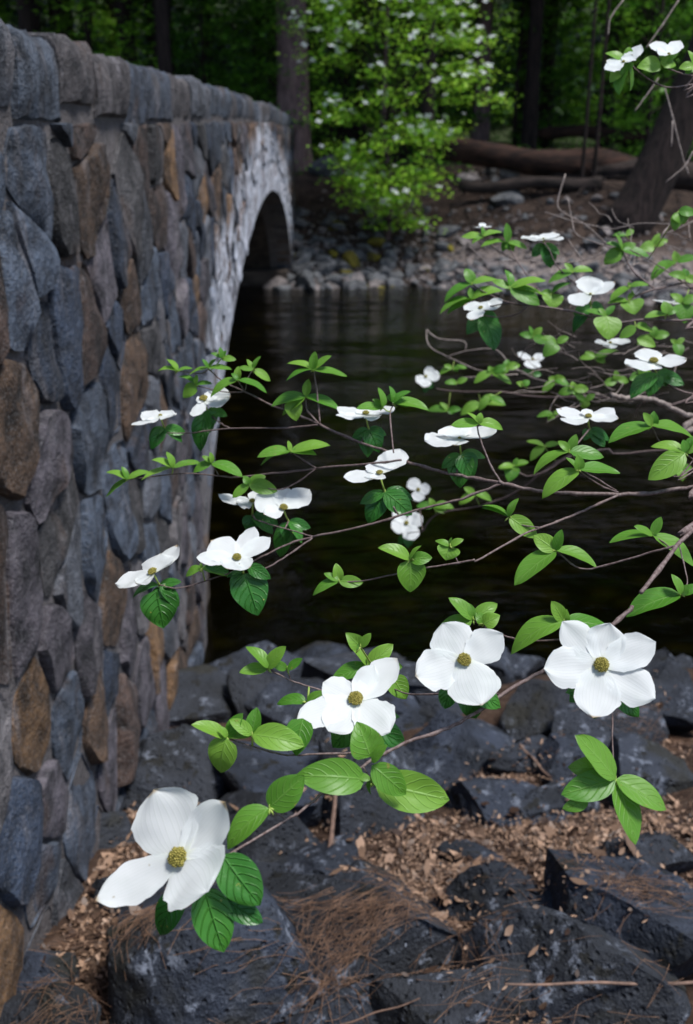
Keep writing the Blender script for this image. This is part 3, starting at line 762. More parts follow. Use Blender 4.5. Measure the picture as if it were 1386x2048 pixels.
b = atD(1165, 340, 25.2); pine(b.x, 25.2, .045, 'thinner pole trunk beside the other pole trunk', crown=None, h=13)
rp = random.Random(4)
for i in range(26):
    x, y = rp.uniform(-26, 26), rp.uniform(40, 66)
    pine(x, y, rp.uniform(.22, .42), 'dim pine standing deep in the forest across the river', crown=i % 3, h=rp.uniform(22, 30), group='dim pines deep in the forest', cz=rp.uniform(-4, 0))
for x, y in ((-13, 29), (22, 26), (10, 37), (-17, 24), (20, 19), (-6, 36), (17, 33), (-20, 17), (-24, 28)):
    pine(x, y, .36, 'tall pine on the far side of the river beyond the bridge and dogwood', crown=rp.randrange(3), h=26, group='tall pines framing the river', cz=rp.uniform(-2, 0))
for x, y in ((-9, 31), (-5, 30), (-1.5, 33), (2.5, 34.5), (5.5, 32), (8.5, 35), (12, 31), (-13, 33), (15, 35), (0.5, 39), (6.5, 40), (-7, 41)):
    pine(x, y, .22, 'slim pine with low dark boughs behind the far bank', crown=rp.randrange(3), h=27, group='slim pines behind the far bank', cz=-5.5 if x > 1.5 else -2)
# the wood behind, one mass
cen = [(x, y, gz(x, y) + abs(z)) for x, y, z in zip(ng.uniform(-48, 48, 10000), ng.uniform(52, 88, 10000), ng.uniform(0, 30, 10000))]
V, F, c = leaf_cloud(ng, cen, 12, .9, .75, .6)
tag(obj('far_wood', mesh(V, F, M_FOLC, False, None, c)), 'dark mass of far forest closing the view behind the pines', 'forest', None, 'stuff')
cen = [(x, y, gz(x, y) + z) for x, y, z in zip(ng.uniform(-14, 16, 420), ng.uniform(27.5, 44, 420), ng.uniform(.05, .4, 420))]
V, F, c = leaf_cloud(ng, cen, 16, .28, .13, .4)
tag(obj('ground_cover', mesh(V, F, M_FOLM, False, None, c)), 'low green ground cover on the forest floor across the river', 'plants', None, 'stuff')

# ------------------------------------------------------------------ the dogwoods in front
# Traced from the photograph: pixel gives the direction, the known size of a dogwood flower (11 cm) and leaf (8 cm) the distance.
REG = {'A': (200, 680, 2.772), 'B': (600, 680, 2.772), 'C': (850, 420, 2.5858), 'D': (950, 760, 3.1789), 'E': (380, 1220, 2.772),
       'F': (800, 1160, 2.3652), 'G': (180, 1540, 3.3), 'H': (686, 0, 1.98), 'I': (200, 1050, 3.3)}
def fp(r, x, y): o = REG[r]; return o[0] + x / o[2], o[1] + y / o[2]
rl = random.Random(17)
near_base = Vector((1.75, 2.3, 0)); near_base.z = gz(near_base.x, near_base.y) - .1
back_base = Vector((2.75, 3.6, 0)); back_base.z = gz(back_base.x, back_base.y) - .1
near = empty('dogwood_tree', near_base); tag(near, 'dogwood with large sharp white flowers on thin branches reaching over the boulders', 'tree')
back = empty('dogwood_tree', back_base); tag(back, 'second dogwood with smaller flowers and bare grey twigs above the river', 'tree')
TREES = {'n': near, 'b': back}; BASE = {'n': near_base, 'b': back_base}
for k, (top, r) in {'n': (Vector((1.5, 2.0, 5.2)), .045), 'b': (Vector((2.45, 3.3, 6.0)), .05)}.items():
    b = BASE[k]; pts = [b.lerp(top, t) + Vector((.06 * math.sin(5 * t), .04 * math.cos(4 * t), 0)) for t in np.linspace(0, 1, 12)]
    V, F = tube(pts, [r * (1 - .6 * t) for t in np.linspace(0, 1, 12)], 12, True, .12)
    obj('trunk', mesh([v - b for v in V], F, M_TWIG), T(b), TREES[k])
def smooth(pts, n=5):
    out = []; m = len(pts)
    for i in range(m - 1):
        p0, p1, p2, p3 = pts[max(i - 1, 0)], pts[i], pts[i + 1], pts[min(i + 2, m - 1)]
        for k in range(n):
            t = k / n; out.append(.5 * (2 * p1 + (p2 - p0) * t + (2 * p0 - 5 * p1 + 4 * p2 - p3) * t * t + (3 * p1 - p0 - 3 * p2 + p3) * t ** 3))
    out.append(pts[-1]); return out
SAMP = {'n': [], 'b': []}
def branch(tree, r, d0, d1, w0, w1, pts, to_trunk=None, mat=None):
    """w in photo pixels (diameter), d in metres along the view axis"""
    full = [fp(r, *p) for p in pts]; m = len(full)
    W = []; L = [0]
    for i in range(1, m): L.append(L[-1] + math.dist(full[i], full[i - 1]))
    for i, (x, y) in enumerate(full): W.append(P(x, y, d0 + (d1 - d0) * L[i] / L[-1]))
    rad0, rad1 = w0 * d0 / FPX / 2, w1 * d1 / FPX / 2
    if to_trunk is not None:
        b = BASE[tree]; end = Vector((b.x - .12, b.y - .15, to_trunk)); W = [end, end.lerp(W[0], .5) + Vector((0, 0, .05))] + W; L = [0, 1e-3] + [l + 2e-3 for l in L]
    S = smooth(W, 5); n = len(S); rad = [rad0 + (rad1 - rad0) * i / (n - 1) for i in range(n)]
    if to_trunk is not None: rad = [r_ * (1.6 if i < 4 else 1.25 if i < 9 else 1) for i, r_ in enumerate(rad)]
    rad = [r_ * (1.35 if i % 9 == 4 else 1) for i, r_ in enumerate(rad)]           # nodes on the twig
    S = [p + Vector((rl.gauss(0, 1), rl.gauss(0, 1), rl.gauss(0, 1))) * rad[i] * .22 for i, p in enumerate(S)]
    V, F = tube(S, rad, 7); b = S[0]
    obj('branch', mesh([v - b for v in V], F, mat or M_TWIG), T(b), TREES[tree])
    for p in S: SAMP[tree].append((p, project(p)))
def blade(B, A, S, N, prof, arch, fold, nu=11, nv=3, wav=0.0, seed=0, ragged=0.0):
    V, UV, F = [], [], []; L = A.length; w = S.length
    for i in range(nu + 1):
        u = i / nu; pw = prof(u)
        for j in range(-nv, nv + 1):
            v = j / nv
            e = 1 + ragged * n3((u * 7 + seed, v * 2, seed)) * (abs(v) > .9) * (u > .25)
            p = B + A * u + S * (v * pw * e) + N * (arch * L * 4 * u * (1 - u) * .25 - arch * L * u * u * .6 + fold * w * abs(v) * pw + wav * w * n3((u * 3 + seed, v * 1.6, seed)) * (.3 + abs(v)) * min(1, u * 2.2))
            V.append(p); UV.append((u, .5 + .5 * v))
    k = 2 * nv + 1
    for i in range(nu):
        for j in range(k - 1): F.append((i * k + j, i * k + j + 1, (i + 1) * k + j + 1, (i + 1) * k + j))
    return V, F, UV
LP = lambda u: max(0, (u ** .62) * ((1 - u) ** .78)) / .385 if 0 < u < 1 else 0.0
HP = lambda u: max(0, (u ** .42) * ((1 - u) ** .85)) / .445 if 0 < u < 1 else 0.0
BPX, BPY = [0, .06, .15, .28, .42, .56, .68, .78, .86, .92, .965, 1], [.22, .34, .55, .80, .95, 1.0, .96, .84, .66, .44, .20, 0]
BP = lambda u: float(np.interp(u, BPX, BPY))
def leaf(parent, d, b, t, w, mat, dz=None, kind=None):
    """b, t: base and tip in photo pixels; w: apparent full width in pixels"""
    s = d / FPX; ax, ay = (t[0] - b[0]) * s, -(t[1] - b[1]) * s; l2 = math.hypot(ax, ay)
    if l2 < 1e-4: return
    az = dz if dz is not None else l2 * rl.uniform(-.15, .35)
    A = Vector((ax, ay, az)); px = Vector((-ay, ax, 0)) / l2
    wt = max(w * s, .52 * A.length if w * s < .52 * A.length else w * s); ws = min(w * s, wt * .98)
    sz = math.sqrt(max(0, wt * wt - ws * ws))
    best = None
    for sg in (1, -1):
        S = px * ws + Vector((0, 0, sg * sz)); S -= A * (S.dot(A) / A.length_squared); N = A.cross(S).normalized()
        if c2w(N).z < 0: N = -N
        sc_ = c2w(N).z + (.35 * N.z)
        if best is None or sc_ > best[0]: best = (sc_, S, N)
    _, S, N = best
    B = P(b[0], b[1], d); prof = HP if (kind == 'h' or w > .72 * math.dist(b, t)) else LP
    dark = mat is M_LEAFD
    V, F, UV = blade(Vector((0, 0, 0)), c2w(A), c2w(S) * .5, c2w(N), prof, rl.uniform(.06, .36), rl.uniform(.06, .32), wav=.16 if dark else .11, seed=rl.uniform(0, 99))
    obj('leaf', mesh(V, F, mat, True, UV), T(B), parent)
def nearest(tree, x, y, d, tol=.45):
    best = None
    for p, (a, c, e) in SAMP[tree]:
        if abs(e - d) < tol:
            q = math.hypot(a - x, c - y)
            if best is None or q < best[0]: best = (q, p, e)
    return best
BUD = None
def cluster(tree, r, d, node, leaves, mat=None, fixed=False):
    x, y = fp(r, *node); nb = nearest(tree, x, y, d)
    if nb and nb[0] < 70 and not fixed: d = nb[2] - .004
    Nw = P(x, y, d); pts = []
    if nb and nb[0] < 130:
        a = nb[1]; pts = [a, a.lerp(Nw, .5) + Vector((0, 0, -.002)), Nw, Nw + Vector((0, 0, .004))]
    else: pts = [Nw + Vector((.01, .01, -.012)), Nw, Nw + Vector((0, 0, .004))]
    V, F = tube(pts, [.0011] * (len(pts) - 1) + [.0004], 6); b = pts[0]
    # stipule-like bud scales round the node
    for k in range(3):
        a = rl.uniform(0, 6.28); q = Nw + Vector((math.cos(a) * .006, math.sin(a) * .004, rl.uniform(-.008, .003)))
        v, f = tube([Nw, Nw.lerp(q, .6), q], [.0011, .0012, .0002], 5); o = len(V); V += v; F += [tuple(i + o for i in g) for g in f]
    tw = obj('twig', mesh([v - b for v in V], F, M_STALK), T(b), TREES[tree])
    for lf in leaves:
        tx, ty, w = lf[:3]; bs = fp(r, *lf[3]) if len(lf) > 3 and lf[3] else (x, y)
        leaf(tw, d - rl.uniform(-.004, .006), bs, fp(r, tx, ty), w / REG[r][2], mat or M_LEAF)
HEAD = None
def head_mesh(rad):
    import bmesh
    V, F = [], []; V0, F0 = [], []
    bm = bmesh.new(); bmesh.ops.create_icosphere(bm, subdivisions=1, radius=1); V0 = [v.co.copy() for v in bm.verts]; F0 = [tuple(v.index for v in f.verts) for f in bm.faces]; bm.free()
    def ball(c, r, sq=1):
        o = len(V); V.extend([c + Vector((v.x * r, v.y * r, v.z * r * sq)) for v in V0]); F.extend([tuple(i + o for i in f) for f in F0])
    ball(Vector((0, 0, 0)), .86, .6)
    n = 75
    for i in range(n):
        z = 1 - (i + .5) / n * .95; rr = math.sqrt(1 - z * z); a = i * 2.39996
        j = rl.uniform(.9, 1.06); ball(Vector((math.cos(a) * rr * .86, math.sin(a) * rr * .86, z * .55)) * j, rl.uniform(.10, .155), 1.2)
    return mesh(V, F, M_HEAD, False)
HEADS = [head_mesh(1) for _ in range(3)]
def flower(tree, r, d, c, n, bracts, hd, stalk, leaves, node=None, lmat=None, cup=.10):
    """n: flower axis in camera axes; bracts: (tip x, tip y, width); hd: head diameter (zoom px)"""
    x, y = fp(r, *c); s = d / FPX; k = REG[r][2]; n = Vector(n).normalized(); Cw = P(x, y, d); nw = c2w(n)
    hr = hd / k * s / 2
    q = nw.to_track_quat('Z', 'Y').to_matrix().to_4x4()
    h = obj('flower', rl.choice(HEADS), T(Cw + nw * hr * .3) @ q @ Matrix.Scale(max(hr, .003), 4), TREES[tree])
    for i, (tx, ty, w) in enumerate(bracts):
        fx, fy = fp(r, tx, ty); a = Vector(((fx - x) * s, -(fy - y) * s, 0)); l2 = a.length
        nz = max(n.z, .3)
        az = max(-1.1 * l2, min(1.1 * l2, -(a.x * n.x + a.y * n.y) / nz)); A = Vector((a.x, a.y, az + cup * l2 * .5))
        A3 = Vector((a.x, a.y, az)); side = n.cross(A3)
        if side.length < 1e-6: continue
        side.normalize(); pd = Vector((-a.y, a.x, 0)) / l2
        app = max(abs(side.dot(pd)), .28); half = w / k * s / 2 / app
        half = min(half * 1.27, .86 * A3.length, .042)
        N = A3.cross(side); N = N.normalized() if N.dot(n) > 0 else -N.normalized()
        B = Cw + nw * (.0008 * (i % 3)) - c2w(N) * .001
        V, F, UV = blade(Vector((0, 0, 0)), c2w(A), c2w(side * half), c2w(N), BP, -cup * rl.uniform(.5, 1.8), rl.uniform(-.02, .12), 18, 5, .14, rl.uniform(0, 99), .16)
        obj('bract', mesh(V, F, M_BRACT, True, UV), T(B), h)
    if stalk:
        sx, sy = fp(r, *stalk); E_ = P(sx, sy, d + .012); pts = [Cw - nw * .003, Cw.lerp(E_, .5) - nw * .003, E_]
        V, F = tube(pts, [.0016, .0013, .0015], 7); obj('stalk', mesh([v - Cw for v in V], F, M_STALK), T(Cw), h)
        nb = nearest(tree, sx, sy, d, .5)
        if nb and nb[0] < 110:
            V, F = tube([E_, E_.lerp(nb[1], .5), nb[1]], [.0015, .0013, .0012], 6); obj('branch', mesh([v - E_ for v in V], F, M_TWIG), T(E_), TREES[tree])
    if leaves:
        nd = node or stalk or c; nxy = fp(r, *nd); Nw = P(*nxy, d + .012)
        v, f = tube([Nw + Vector((0, 0, -.004)), Nw, Nw + Vector((0, 0, .004))], [.0012, .002, .0008], 6)
        tw = obj('twig', mesh([q_ - Nw for q_ in v], f, M_STALK), T(Nw), TREES[tree])
        for lf in leaves:
            bs = fp(r, *lf[3]) if len(lf) > 3 else nxy
            leaf(tw, d + rl.uniform(.006, .02), bs, fp(r, lf[0], lf[1]), lf[2] / k, lmat or M_LEAFD)

# --- branches of the near tree
branch('n', 'D', 1.42, 1.44, 9, 7, [(1560, 640), (1386, 680), (1150, 715), (920, 725), (700, 720), (440, 710), (230, 670), (150, 650)], 3.05)
branch('n', 'B', 1.44, 1.60, 7, 5, [(1110, 790), (960, 765), (800, 735), (640, 690), (560, 665), (480, 620), (300, 555), (100, 465)])
branch('n', 'A', 1.60, 1.72, 4.5, 2.5, [(1215, 465), (1100, 415), (970, 370), (800, 285), (690, 235), (600, 160)])
branch('n', 'A', 1.60, 1.62, 4, 3, [(1215, 465), (1150, 390), (1140, 315)])
branch('n', 'A', 1.60, 1.60, 3.6, 3, [(1220, 465), (1205, 300), (1185, 170)])
branch('n', 'A', 1.60, 1.72, 3.5, 2.2, [(1215, 470), (1000, 488), (720, 490), (500, 515), (360, 515)])
branch('n', 'A', 1.68, 1.72, 3, 2.2, [(720, 490), (660, 455), (590, 395)])
branch('n', 'A', 1.67, 1.73, 2.6, 2, [(800, 285), (700, 290), (540, 255)])
branch('n', 'A', 1.67, 1.67, 2.5, 2, [(800, 285), (765, 225)])
branch('n', 'A', 1.67, 1.68, 2.5, 2, [(805, 280), (820, 210), (850, 160)])
branch('n', 'A', 1.72, 1.74, 2.4, 2, [(600, 160), (560, 185), (430, 170)])
branch('n', 'B', 1.47, 1.55, 4.5, 4, [(560, 665), (430, 682), (90, 712)])
branch('n', 'A', 1.55, 1.66, 4, 2, [(1200, 712), (1000, 735), (760, 760), (660, 755), (460, 740), (150, 775)])
branch('n', 'A', 1.55, 1.55, 3.5, 2.5, [(1200, 712), (1120, 660), (1060, 620)])
branch('n', 'A', 1.55, 1.58, 3, 2.2, [(1195, 715), (1090, 790), (985, 830), (830, 800)])
branch('n', 'A', 1.60, 1.60, 2.5, 2, [(660, 752), (620, 685)])
branch('n', 'B', 1.44, 1.46, 4, 3, [(1110, 785), (1050, 680), (990, 520), (990, 460)])
branch('n', 'B', 1.49, 1.55, 3.2, 2.6, [(520, 625), (500, 420), (520, 355)])
branch('n', 'B', 1.44, 1.50, 5.5, 4, [(1110, 795), (900, 880), (640, 945), (400, 1020), (70, 1090)])
branch('n', 'A', 1.50, 1.50, 4, 2.5, [(1180, 1090), (1050, 1130), (900, 1200), (770, 1270), (620, 1325), (440, 1375), (340, 1360)])
branch('n', 'A', 1.50, 1.48, 3.5, 3, [(1180, 1095), (1060, 1180), (940, 1255), (830, 1290)])
branch('n', 'A', 1.52, 1.56, 3, 2.2, [(1180, 1090), (1110, 1070), (1000, 1040), (860, 995)])
branch('n', 'D', 1.42, 1.34, 3.5, 2.6, [(910, 715), (800, 670), (690, 600), (665, 572)])
branch('n', 'D', 1.42, 1.40, 3, 2.2, [(900, 705), (780, 630), (690, 575), (605, 460)])
branch('n', 'D', 1.40, 1.28, 5, 4, [(905, 735), (760, 800), (600, 870), (470, 920), (330, 970), (150, 1070), (0, 1155)])
branch('n', 'B', 1.28, 1.32, 4, 2.4, [(970, 1218), (850, 1240), (690, 1265), (520, 1300), (350, 1335), (215, 1342)])
branch('n', 'B', 1.29, 1.30, 2.6, 2.2, [(880, 1238), (835, 1150)])
branch('n', 'B', 1.29, 1.29, 2.6, 2.2, [(690, 1265), (640, 1250), (610, 1220)])
branch('n', 'D', 1.22, 1.10, 10, 9, [(1500, 840), (1386, 950), (1250, 1100), (1050, 1350)], 2.95)
branch('n', 'F', 1.10, 1.02, 9, 7, [(1100, 125), (1010, 205), (870, 300), (670, 430), (500, 530), (340, 640), (200, 710), (0, 780)])
branch('n', 'E', 1.02, .90, 6.5, 5, [(1200, 735), (1040, 810), (940, 880), (800, 960), (620, 1110), (530, 1165), (250, 1335), (180, 1375)])
branch('n', 'G', .90, .88, 5, 4, [(960, 540), (860, 600), (700, 640)])
branch('n', 'E', 1.0, 1.0, 4.5, 3, [(1000, 790), (740, 795), (540, 805), (380, 765), (205, 710)])
branch('n', 'E', 1.06, 1.08, 4, 3, [(1050, 560), (700, 437), (560, 390), (435, 325)])
branch('n', 'E', 1.08, 1.08, 2.6, 2.2, [(560, 390), (540, 330)])
branch('n', 'E', .94, .94, 3, 2.4, [(530, 1160), (480, 1125), (440, 1100)])
branch('n', 'E', .97, .97, 3, 2.4, [(960, 870), (1000, 935)])
branch('n', 'F', 1.09, 1.16, 4, 3, [(925, 255), (770, 280), (600, 287), (490, 262), (400, 220), (345, 190)])
branch('n', 'F', 1.08, 1.10, 3, 2.6, [(770, 282), (780, 200)])
branch('n', 'F', 1.06, 1.20, 4, 3, [(490, 535), (440, 545), (295, 536), (50, 540), (-60, 500)])
branch('n', 'F', 1.04, .99, 3, 2.6, [(960, 420), (1000, 480), (1005, 545), (1005, 775), (1018, 935)])
branch('n', 'D', 1.22, 1.28, 4.5, 3, [(1290, 1055), (1210, 1070), (1000, 1130), (740, 1200), (640, 1185), (570, 1130), (518, 1088)])
branch('n', 'D', 1.24, 1.27, 3, 2.4, [(1240, 1065), (1180, 1020), (1130, 985)])
branch('n', 'D', 1.24, 1.20, 3, 2.4, [(1300, 1060), (1330, 1180), (1350, 1290), (1315, 1360)])
branch('n', 'D', 1.33, 1.34, 2.6, 2.2, [(420, 940), (300, 920), (215, 870)])
branch('n', 'D', 1.45, 1.42, 3.4, 2.6, [(1450, 540), (1386, 505), (1335, 465)], 3.2)
branch('n', 'D', 1.5, 1.45, 3.4, 2.6, [(1450, 520), (1300, 450), (1190, 410), (1150, 350), (1125, 295)], 3.3)
branch('n', 'H', 1.75, 1.72, 4, 3, [(1460, 330), (1386, 335), (1280, 345), (1190, 300), (1140, 255)], 3.9)
branch('n', 'H', 1.74, 1.70, 3.5, 3, [(1450, 300), (1386, 300), (1320, 285), (1260, 255)], 3.95)
# --- branches of the tree behind
branch('b', 'C', 2.0, 2.0, 5.5, 3.5, [(1540, 550), (1386, 568), (1300, 572), (1130, 567), (1020, 580), (880, 555), (740, 520), (560, 490), (480, 450), (440, 410)], 3.2)
branch('b', 'C', 2.0, 2.05, 3, 2, [(530, 500), (480, 535), (390, 555), (310, 545)])
branch('b', 'C', 2.0, 2.1, 3, 2, [(590, 495), (440, 480), (300, 420), (245, 385)])
branch('b', 'C', 2.0, 2.1, 3, 2, [(440, 480), (300, 500), (245, 465)])
branch('b', 'C', 2.2, 2.2, 6, 4, [(1540, 330), (1386, 370), (1190, 410), (1030, 470), (900, 540)], 3.45)
branch('b', 'C', 2.2, 2.25, 4, 2.6, [(1190, 410), (1080, 320), (1030, 230), (1020, 205)])
branch('b', 'C', 2.2, 2.2, 3, 2, [(1400, 420), (1300, 350), (1180, 270), (1060, 205)])
branch('b', 'C', 2.1, 2.2, 3, 2, [(640, 505), (590, 420), (500, 300), (450, 220), (425, 165)])
branch('b', 'C', 2.2, 2.2, 2, 2, [(480, 270), (360, 200), (300, 140)])
branch('b', 'C', 2.1, 2.1, 2.6, 2, [(740, 520), (800, 400), (765, 320)])
branch('b', 'C', 2.1, 2.1, 2.6, 2, [(800, 400), (690, 300), (640, 200), (615, 170)])
branch('b', 'C', 2.0, 2.2, 3, 2, [(880, 555), (800, 570), (740, 690), (690, 695)])
branch('b', 'C', 1.9, 1.85, 4.5, 3.5, [(1540, 940), (1386, 950), (1290, 920), (1200, 850)], 2.9)
branch('b', 'B', 2.4, 2.7, 4, 3, [(1560, 600), (1386, 700), (1200, 840), (1000, 920), (760, 965), (680, 1062)])
branch('b', 'D', 2.2, 2.4, 4.5, 3, [(1500, 380), (1386, 420), (1130, 450), (900, 470), (830, 440), (600, 490), (450, 580), (330, 610), (250, 560)], 2.8)
DT = M_DEADTWIG
branch('b', 'D', 2.3, 2.2, 12, 10, [(1500, 260), (1386, 235), (1265, 190), (1180, 140), (1100, 120), (980, 112), (870, 95)], 3.0, DT)
branch('b', 'C', 2.6, 3.2, 5, 3, [(1386, 975), (1180, 975), (900, 970), (560, 965), (400, 940), (200, 940), (60, 925)], 2.9)
branch('b', 'C', 2.7, 3.2, 3.4, 2.2, [(900, 950), (700, 905), (560, 870), (480, 830), (300, 835), (120, 760), (20, 700), (8, 620)], None, DT)
branch('b', 'C', 3.0, 3.1, 3, 2, [(560, 870), (450, 810), (370, 725), (230, 725), (110, 760)], None, DT)
branch('b', 'C', 3.1, 3.1, 3, 2, [(10, 620), (70, 665), (200, 680), (210, 720)], None, DT)
branch('b', 'C', 3.0, 3.0, 3, 2, [(480, 850), (300, 860), (180, 870)], None, DT)
branch('b', 'C', 2.5, 2.7, 2.8, 1.6, [(1386, 60), (1260, 70), (1100, 70), (960, 100), (870, 80), (760, 55), (620, 10)], 3.7, DT)
branch('b', 'C', 2.5, 2.6, 2.5, 1.6, [(1060, 250), (930, 185), (790, 130), (760, 50), (740, -60)], None, DT)
branch('b', 'C', 2.5, 2.6, 2.5, 1.6, [(940, 205), (870, 245), (820, 262), (700, 272), (500, 262), (330, 262), (230, 190)], None, DT)
branch('b', 'C', 2.5, 2.5, 3, 2, [(820, 262), (770, 200), (740, 150)], None, DT)
rt = random.Random(31)
for i in range(60):                                        # tangle of bare twigs over the water
    x, y = rt.uniform(560, 1330), rt.uniform(650, 1010); a = rt.uniform(-.9, .9) + (math.pi if rt.random() < .75 else 0); p = [(x, y)]
    for k in range(4): a += rt.uniform(-.5, .5); p.append((p[-1][0] + math.cos(a) * 45, p[-1][1] + math.sin(a) * 38))
    branch('b', 'C', rt.uniform(2.3, 2.9), rt.uniform(2.3, 2.9), rt.uniform(1.5, 2.4), 1.0, p, None, DT)
for i in range(16):
    x, y = rt.uniform(900, 1386), rt.uniform(20, 330); a = rt.uniform(0, 6.28); p = [(x, y)]
    for k in range(4): a += rt.uniform(-.6, .6); p.append((p[-1][0] + math.cos(a) * 40, p[-1][1] + math.sin(a) * 40))
    branch('b', 'C', 2.6, 2.7, rt.uniform(1.5, 2.4), 1.0, p, None, DT)
for p in ([(1110, 0), (1060, 70), (1050, 140)], [(1250, 310), (1200, 380), (1155, 440)], [(1275, 350), (1310, 480), (1345, 620), (1370, 690)], [(1386, 600), (1350, 660), (1280, 720)], [(1330, 0), (1250, 120), (1200, 190)], [(1305, 480), (1300, 580)], [(880, 690), (850, 800), (870, 840), (960, 890), (1050, 970)]):
    branch('b', 'H', 3.0, 3.0, 3, 2, p, None, DT)

# --- leaf sprays: (tree, region, depth, node, [(tip x, tip y, apparent width, base)])
for c in [
 ('A', 1.73, (430, 170), [(320, 152, 30), (378, 95, 28), (512, 150, 24)]),
 ('A', 1.72, (600, 155), [(570, 105, 22), (482, 180, 28), (732, 158, 36), (640, 102, 25)]),
 ('A', 1.74, (675, 102), [(620, 70, 25), (668, 40, 30), (755, 108, 38), (700, 58, 25)]),
 ('A', 1.73, (530, 248), [(455, 318, 78), (440, 185, 28), (538, 195, 28), (622, 237, 28)]),
 ('A', 1.67, (765, 222), [(600, 292, 58), (766, 148, 45), (932, 272, 42), (730, 180, 25)]),
 ('A', 1.68, (850, 165), [(882, 88, 28), (815, 105, 28), (768, 148, 35), (945, 222, 48)]),
 ('A', 1.60, (1180, 165), [(1045, 112, 42), (1030, 202, 32), (1192, 68, 52), (1278, 85, 42), (1372, 190, 48)]),
 ('A', 1.61, (1140, 312), [(948, 348, 68), (1156, 218, 52), (1338, 372, 58), (1090, 448, 100, (1060, 335)), (1000, 405, 60)]),
 ('A', 1.55, (1055, 618), [(878, 627, 62), (880, 662, 34), (1272, 570, 64), (1202, 626, 42), (1045, 556, 26)]),
 ('A', 1.60, (620, 682), [(510, 727, 52), (572, 640, 28), (616, 622, 26), (797, 737, 58)]),
 ('A', 1.63, (405, 708), [(300, 648, 34), (383, 618, 32), (552, 667, 40), (235, 768, 34)]),
 ('A', 1.66, (150, 772), [(42, 714, 34), (124, 698, 28), (272, 722, 40), (16, 862, 40)]),
 ('A', 1.57, (825, 798), [(733, 872, 54), (795, 750, 44), (985, 836, 88), (918, 752, 60)]),
 ('A', 1.50, (565, 1262), [(465, 1302, 46), (558, 1238, 18), (722, 1294, 48)]),
 ('B', 1.54, (460, 375), [(315, 372, 52), (405, 328, 36), (448, 263, 40)]),
 ('B', 1.54, (515, 350), [(602, 358, 60, (480, 312)), (710, 362, 62), (508, 253, 36), (602, 275, 36)]),
 ('B', 1.45, (990, 462), [(838, 467, 62), (1002, 402, 42), (928, 393, 28), (1133, 482, 62)]),
 ('B', 1.29, (610, 1217), [(443, 1135, 68), (660, 1133, 18), (728, 1202, 78), (615, 1402, 165)]),
 ('B', 1.30, (832, 1142), [(754, 1103, 34), (900, 1100, 38), (806, 1218, 130), (834, 1094, 16)]),
 ('B', 1.32, (215, 1336), [(62, 1392, 48), (133, 1290, 38), (202, 1240, 62), (352, 1346, 72)]),
 ('D', 1.34, (660, 572), [(408, 718, 98), (580, 488, 40), (650, 472, 74), (937, 577, 78)]),
 ('D', 1.40, (600, 457), [(353, 557, 48), (535, 380, 55), (640, 346, 64), (822, 482, 94)]),
 ('D', 1.45, (1125, 292), [(838, 372, 84), (1068, 208, 58), (1132, 202, 74), (1400, 325, 80)]),
 ('D', 1.42, (1335, 462), [(1098, 628, 155), (1135, 396, 74), (1325, 378, 60), (1420, 400, 60), (1400, 345, 40)]),
 ('D', 1.28, (515, 1085), [(230, 1277, 105), (378, 985, 120), (787, 1172, 70), (540, 950, 60)]),
 ('D', 1.34, (215, 870), [(398, 998, 115), (52, 797, 46), (64, 773, 24), (257, 746, 38)]),
 ('D', 1.27, (1130, 987), [(858, 997, 48), (1182, 868, 58), (1400, 1165, 112), (1005, 925, 50)]),
 ('D', 1.20, (1310, 1362), [(950, 1465, 105), (1265, 1232, 64), (1345, 1300, 64), (1420, 1300, 60)]),
 ('E', 1.08, (430, 322), [(326, 190, 56), (278, 335, 62), (527, 194, 76)]),
 ('E', 1.08, (540, 328), [(452, 283, 54), (624, 264, 44)]),
 ('E', 1.10, (985, 312), [(778, 382, 78), (1122, 188, 100), (1180, 312, 96), (905, 190, 40)]),
 ('E', 1.10, (945, 205), [(870, 126, 90), (1000, 126, 50), (888, 200, 30)]),
 ('E', 1.07, (650, 512), [(478, 500, 54), (742, 452, 64)]),
 ('E', 1.07, (1120, 370), [(1202, 497, 122)]),
 ('E', 1.0, (203, 708), [(28, 608, 50), (288, 568, 74), (150, 927, 170), (170, 640, 30)]),
 ('E', 1.0, (345, 692), [(367, 543, 90), (225, 600, 66), (207, 692, 44), (635, 722, 132), (585, 798, 150, (625, 600))]),
 ('E', .94, (440, 1098), [(632, 908, 178), (190, 1280, 120)]),
 ('E', .97, (1000, 940), [(608, 880, 185, (972, 938)), (930, 622, 195, (1000, 815)), (1204, 1022, 155, (1008, 860)), (1082, 735, 46, (1008, 845)), (915, 915, 40), (990, 1022, 22)]),
 ('E', .985, (1022, 960), [(1446, 1062, 225)], None, True),
 ('F', 1.15, (345, 187), [(150, 270, 84), (240, 76, 64), (462, 106, 70), (330, 110, 40)]),
 ('F', 1.14, (395, 207), [(470, 165, 78), (365, 148, 54)]),
 ('F', 1.10, (775, 197), [(508, 312, 80), (712, 98, 70), (1002, 213, 64), (785, 140, 48)]),
 ('F', .99, (1020, 942), [(830, 722, 115), (757, 1002, 135), (1252, 1072, 105), (1098, 1218, 128), (798, 880, 112, (940, 890)), (768, 1072, 72, (890, 1038))]),
 ('H', 1.72, (1125, 242), [(1040, 205, 42), (1132, 188, 38), (1100, 302, 62), (1058, 322, 52), (1078, 372, 44), (1150, 352, 34)]),
 ('H', 1.70, (1258, 252), [(1164, 266, 74), (1332, 172, 62), (1328, 245, 54), (1190, 285, 52)]),
 ('H', 1.70, (1390, 262), [(1330, 270, 42), (1368, 204, 30), (1350, 300, 30)]),
]: cluster('n', *c)
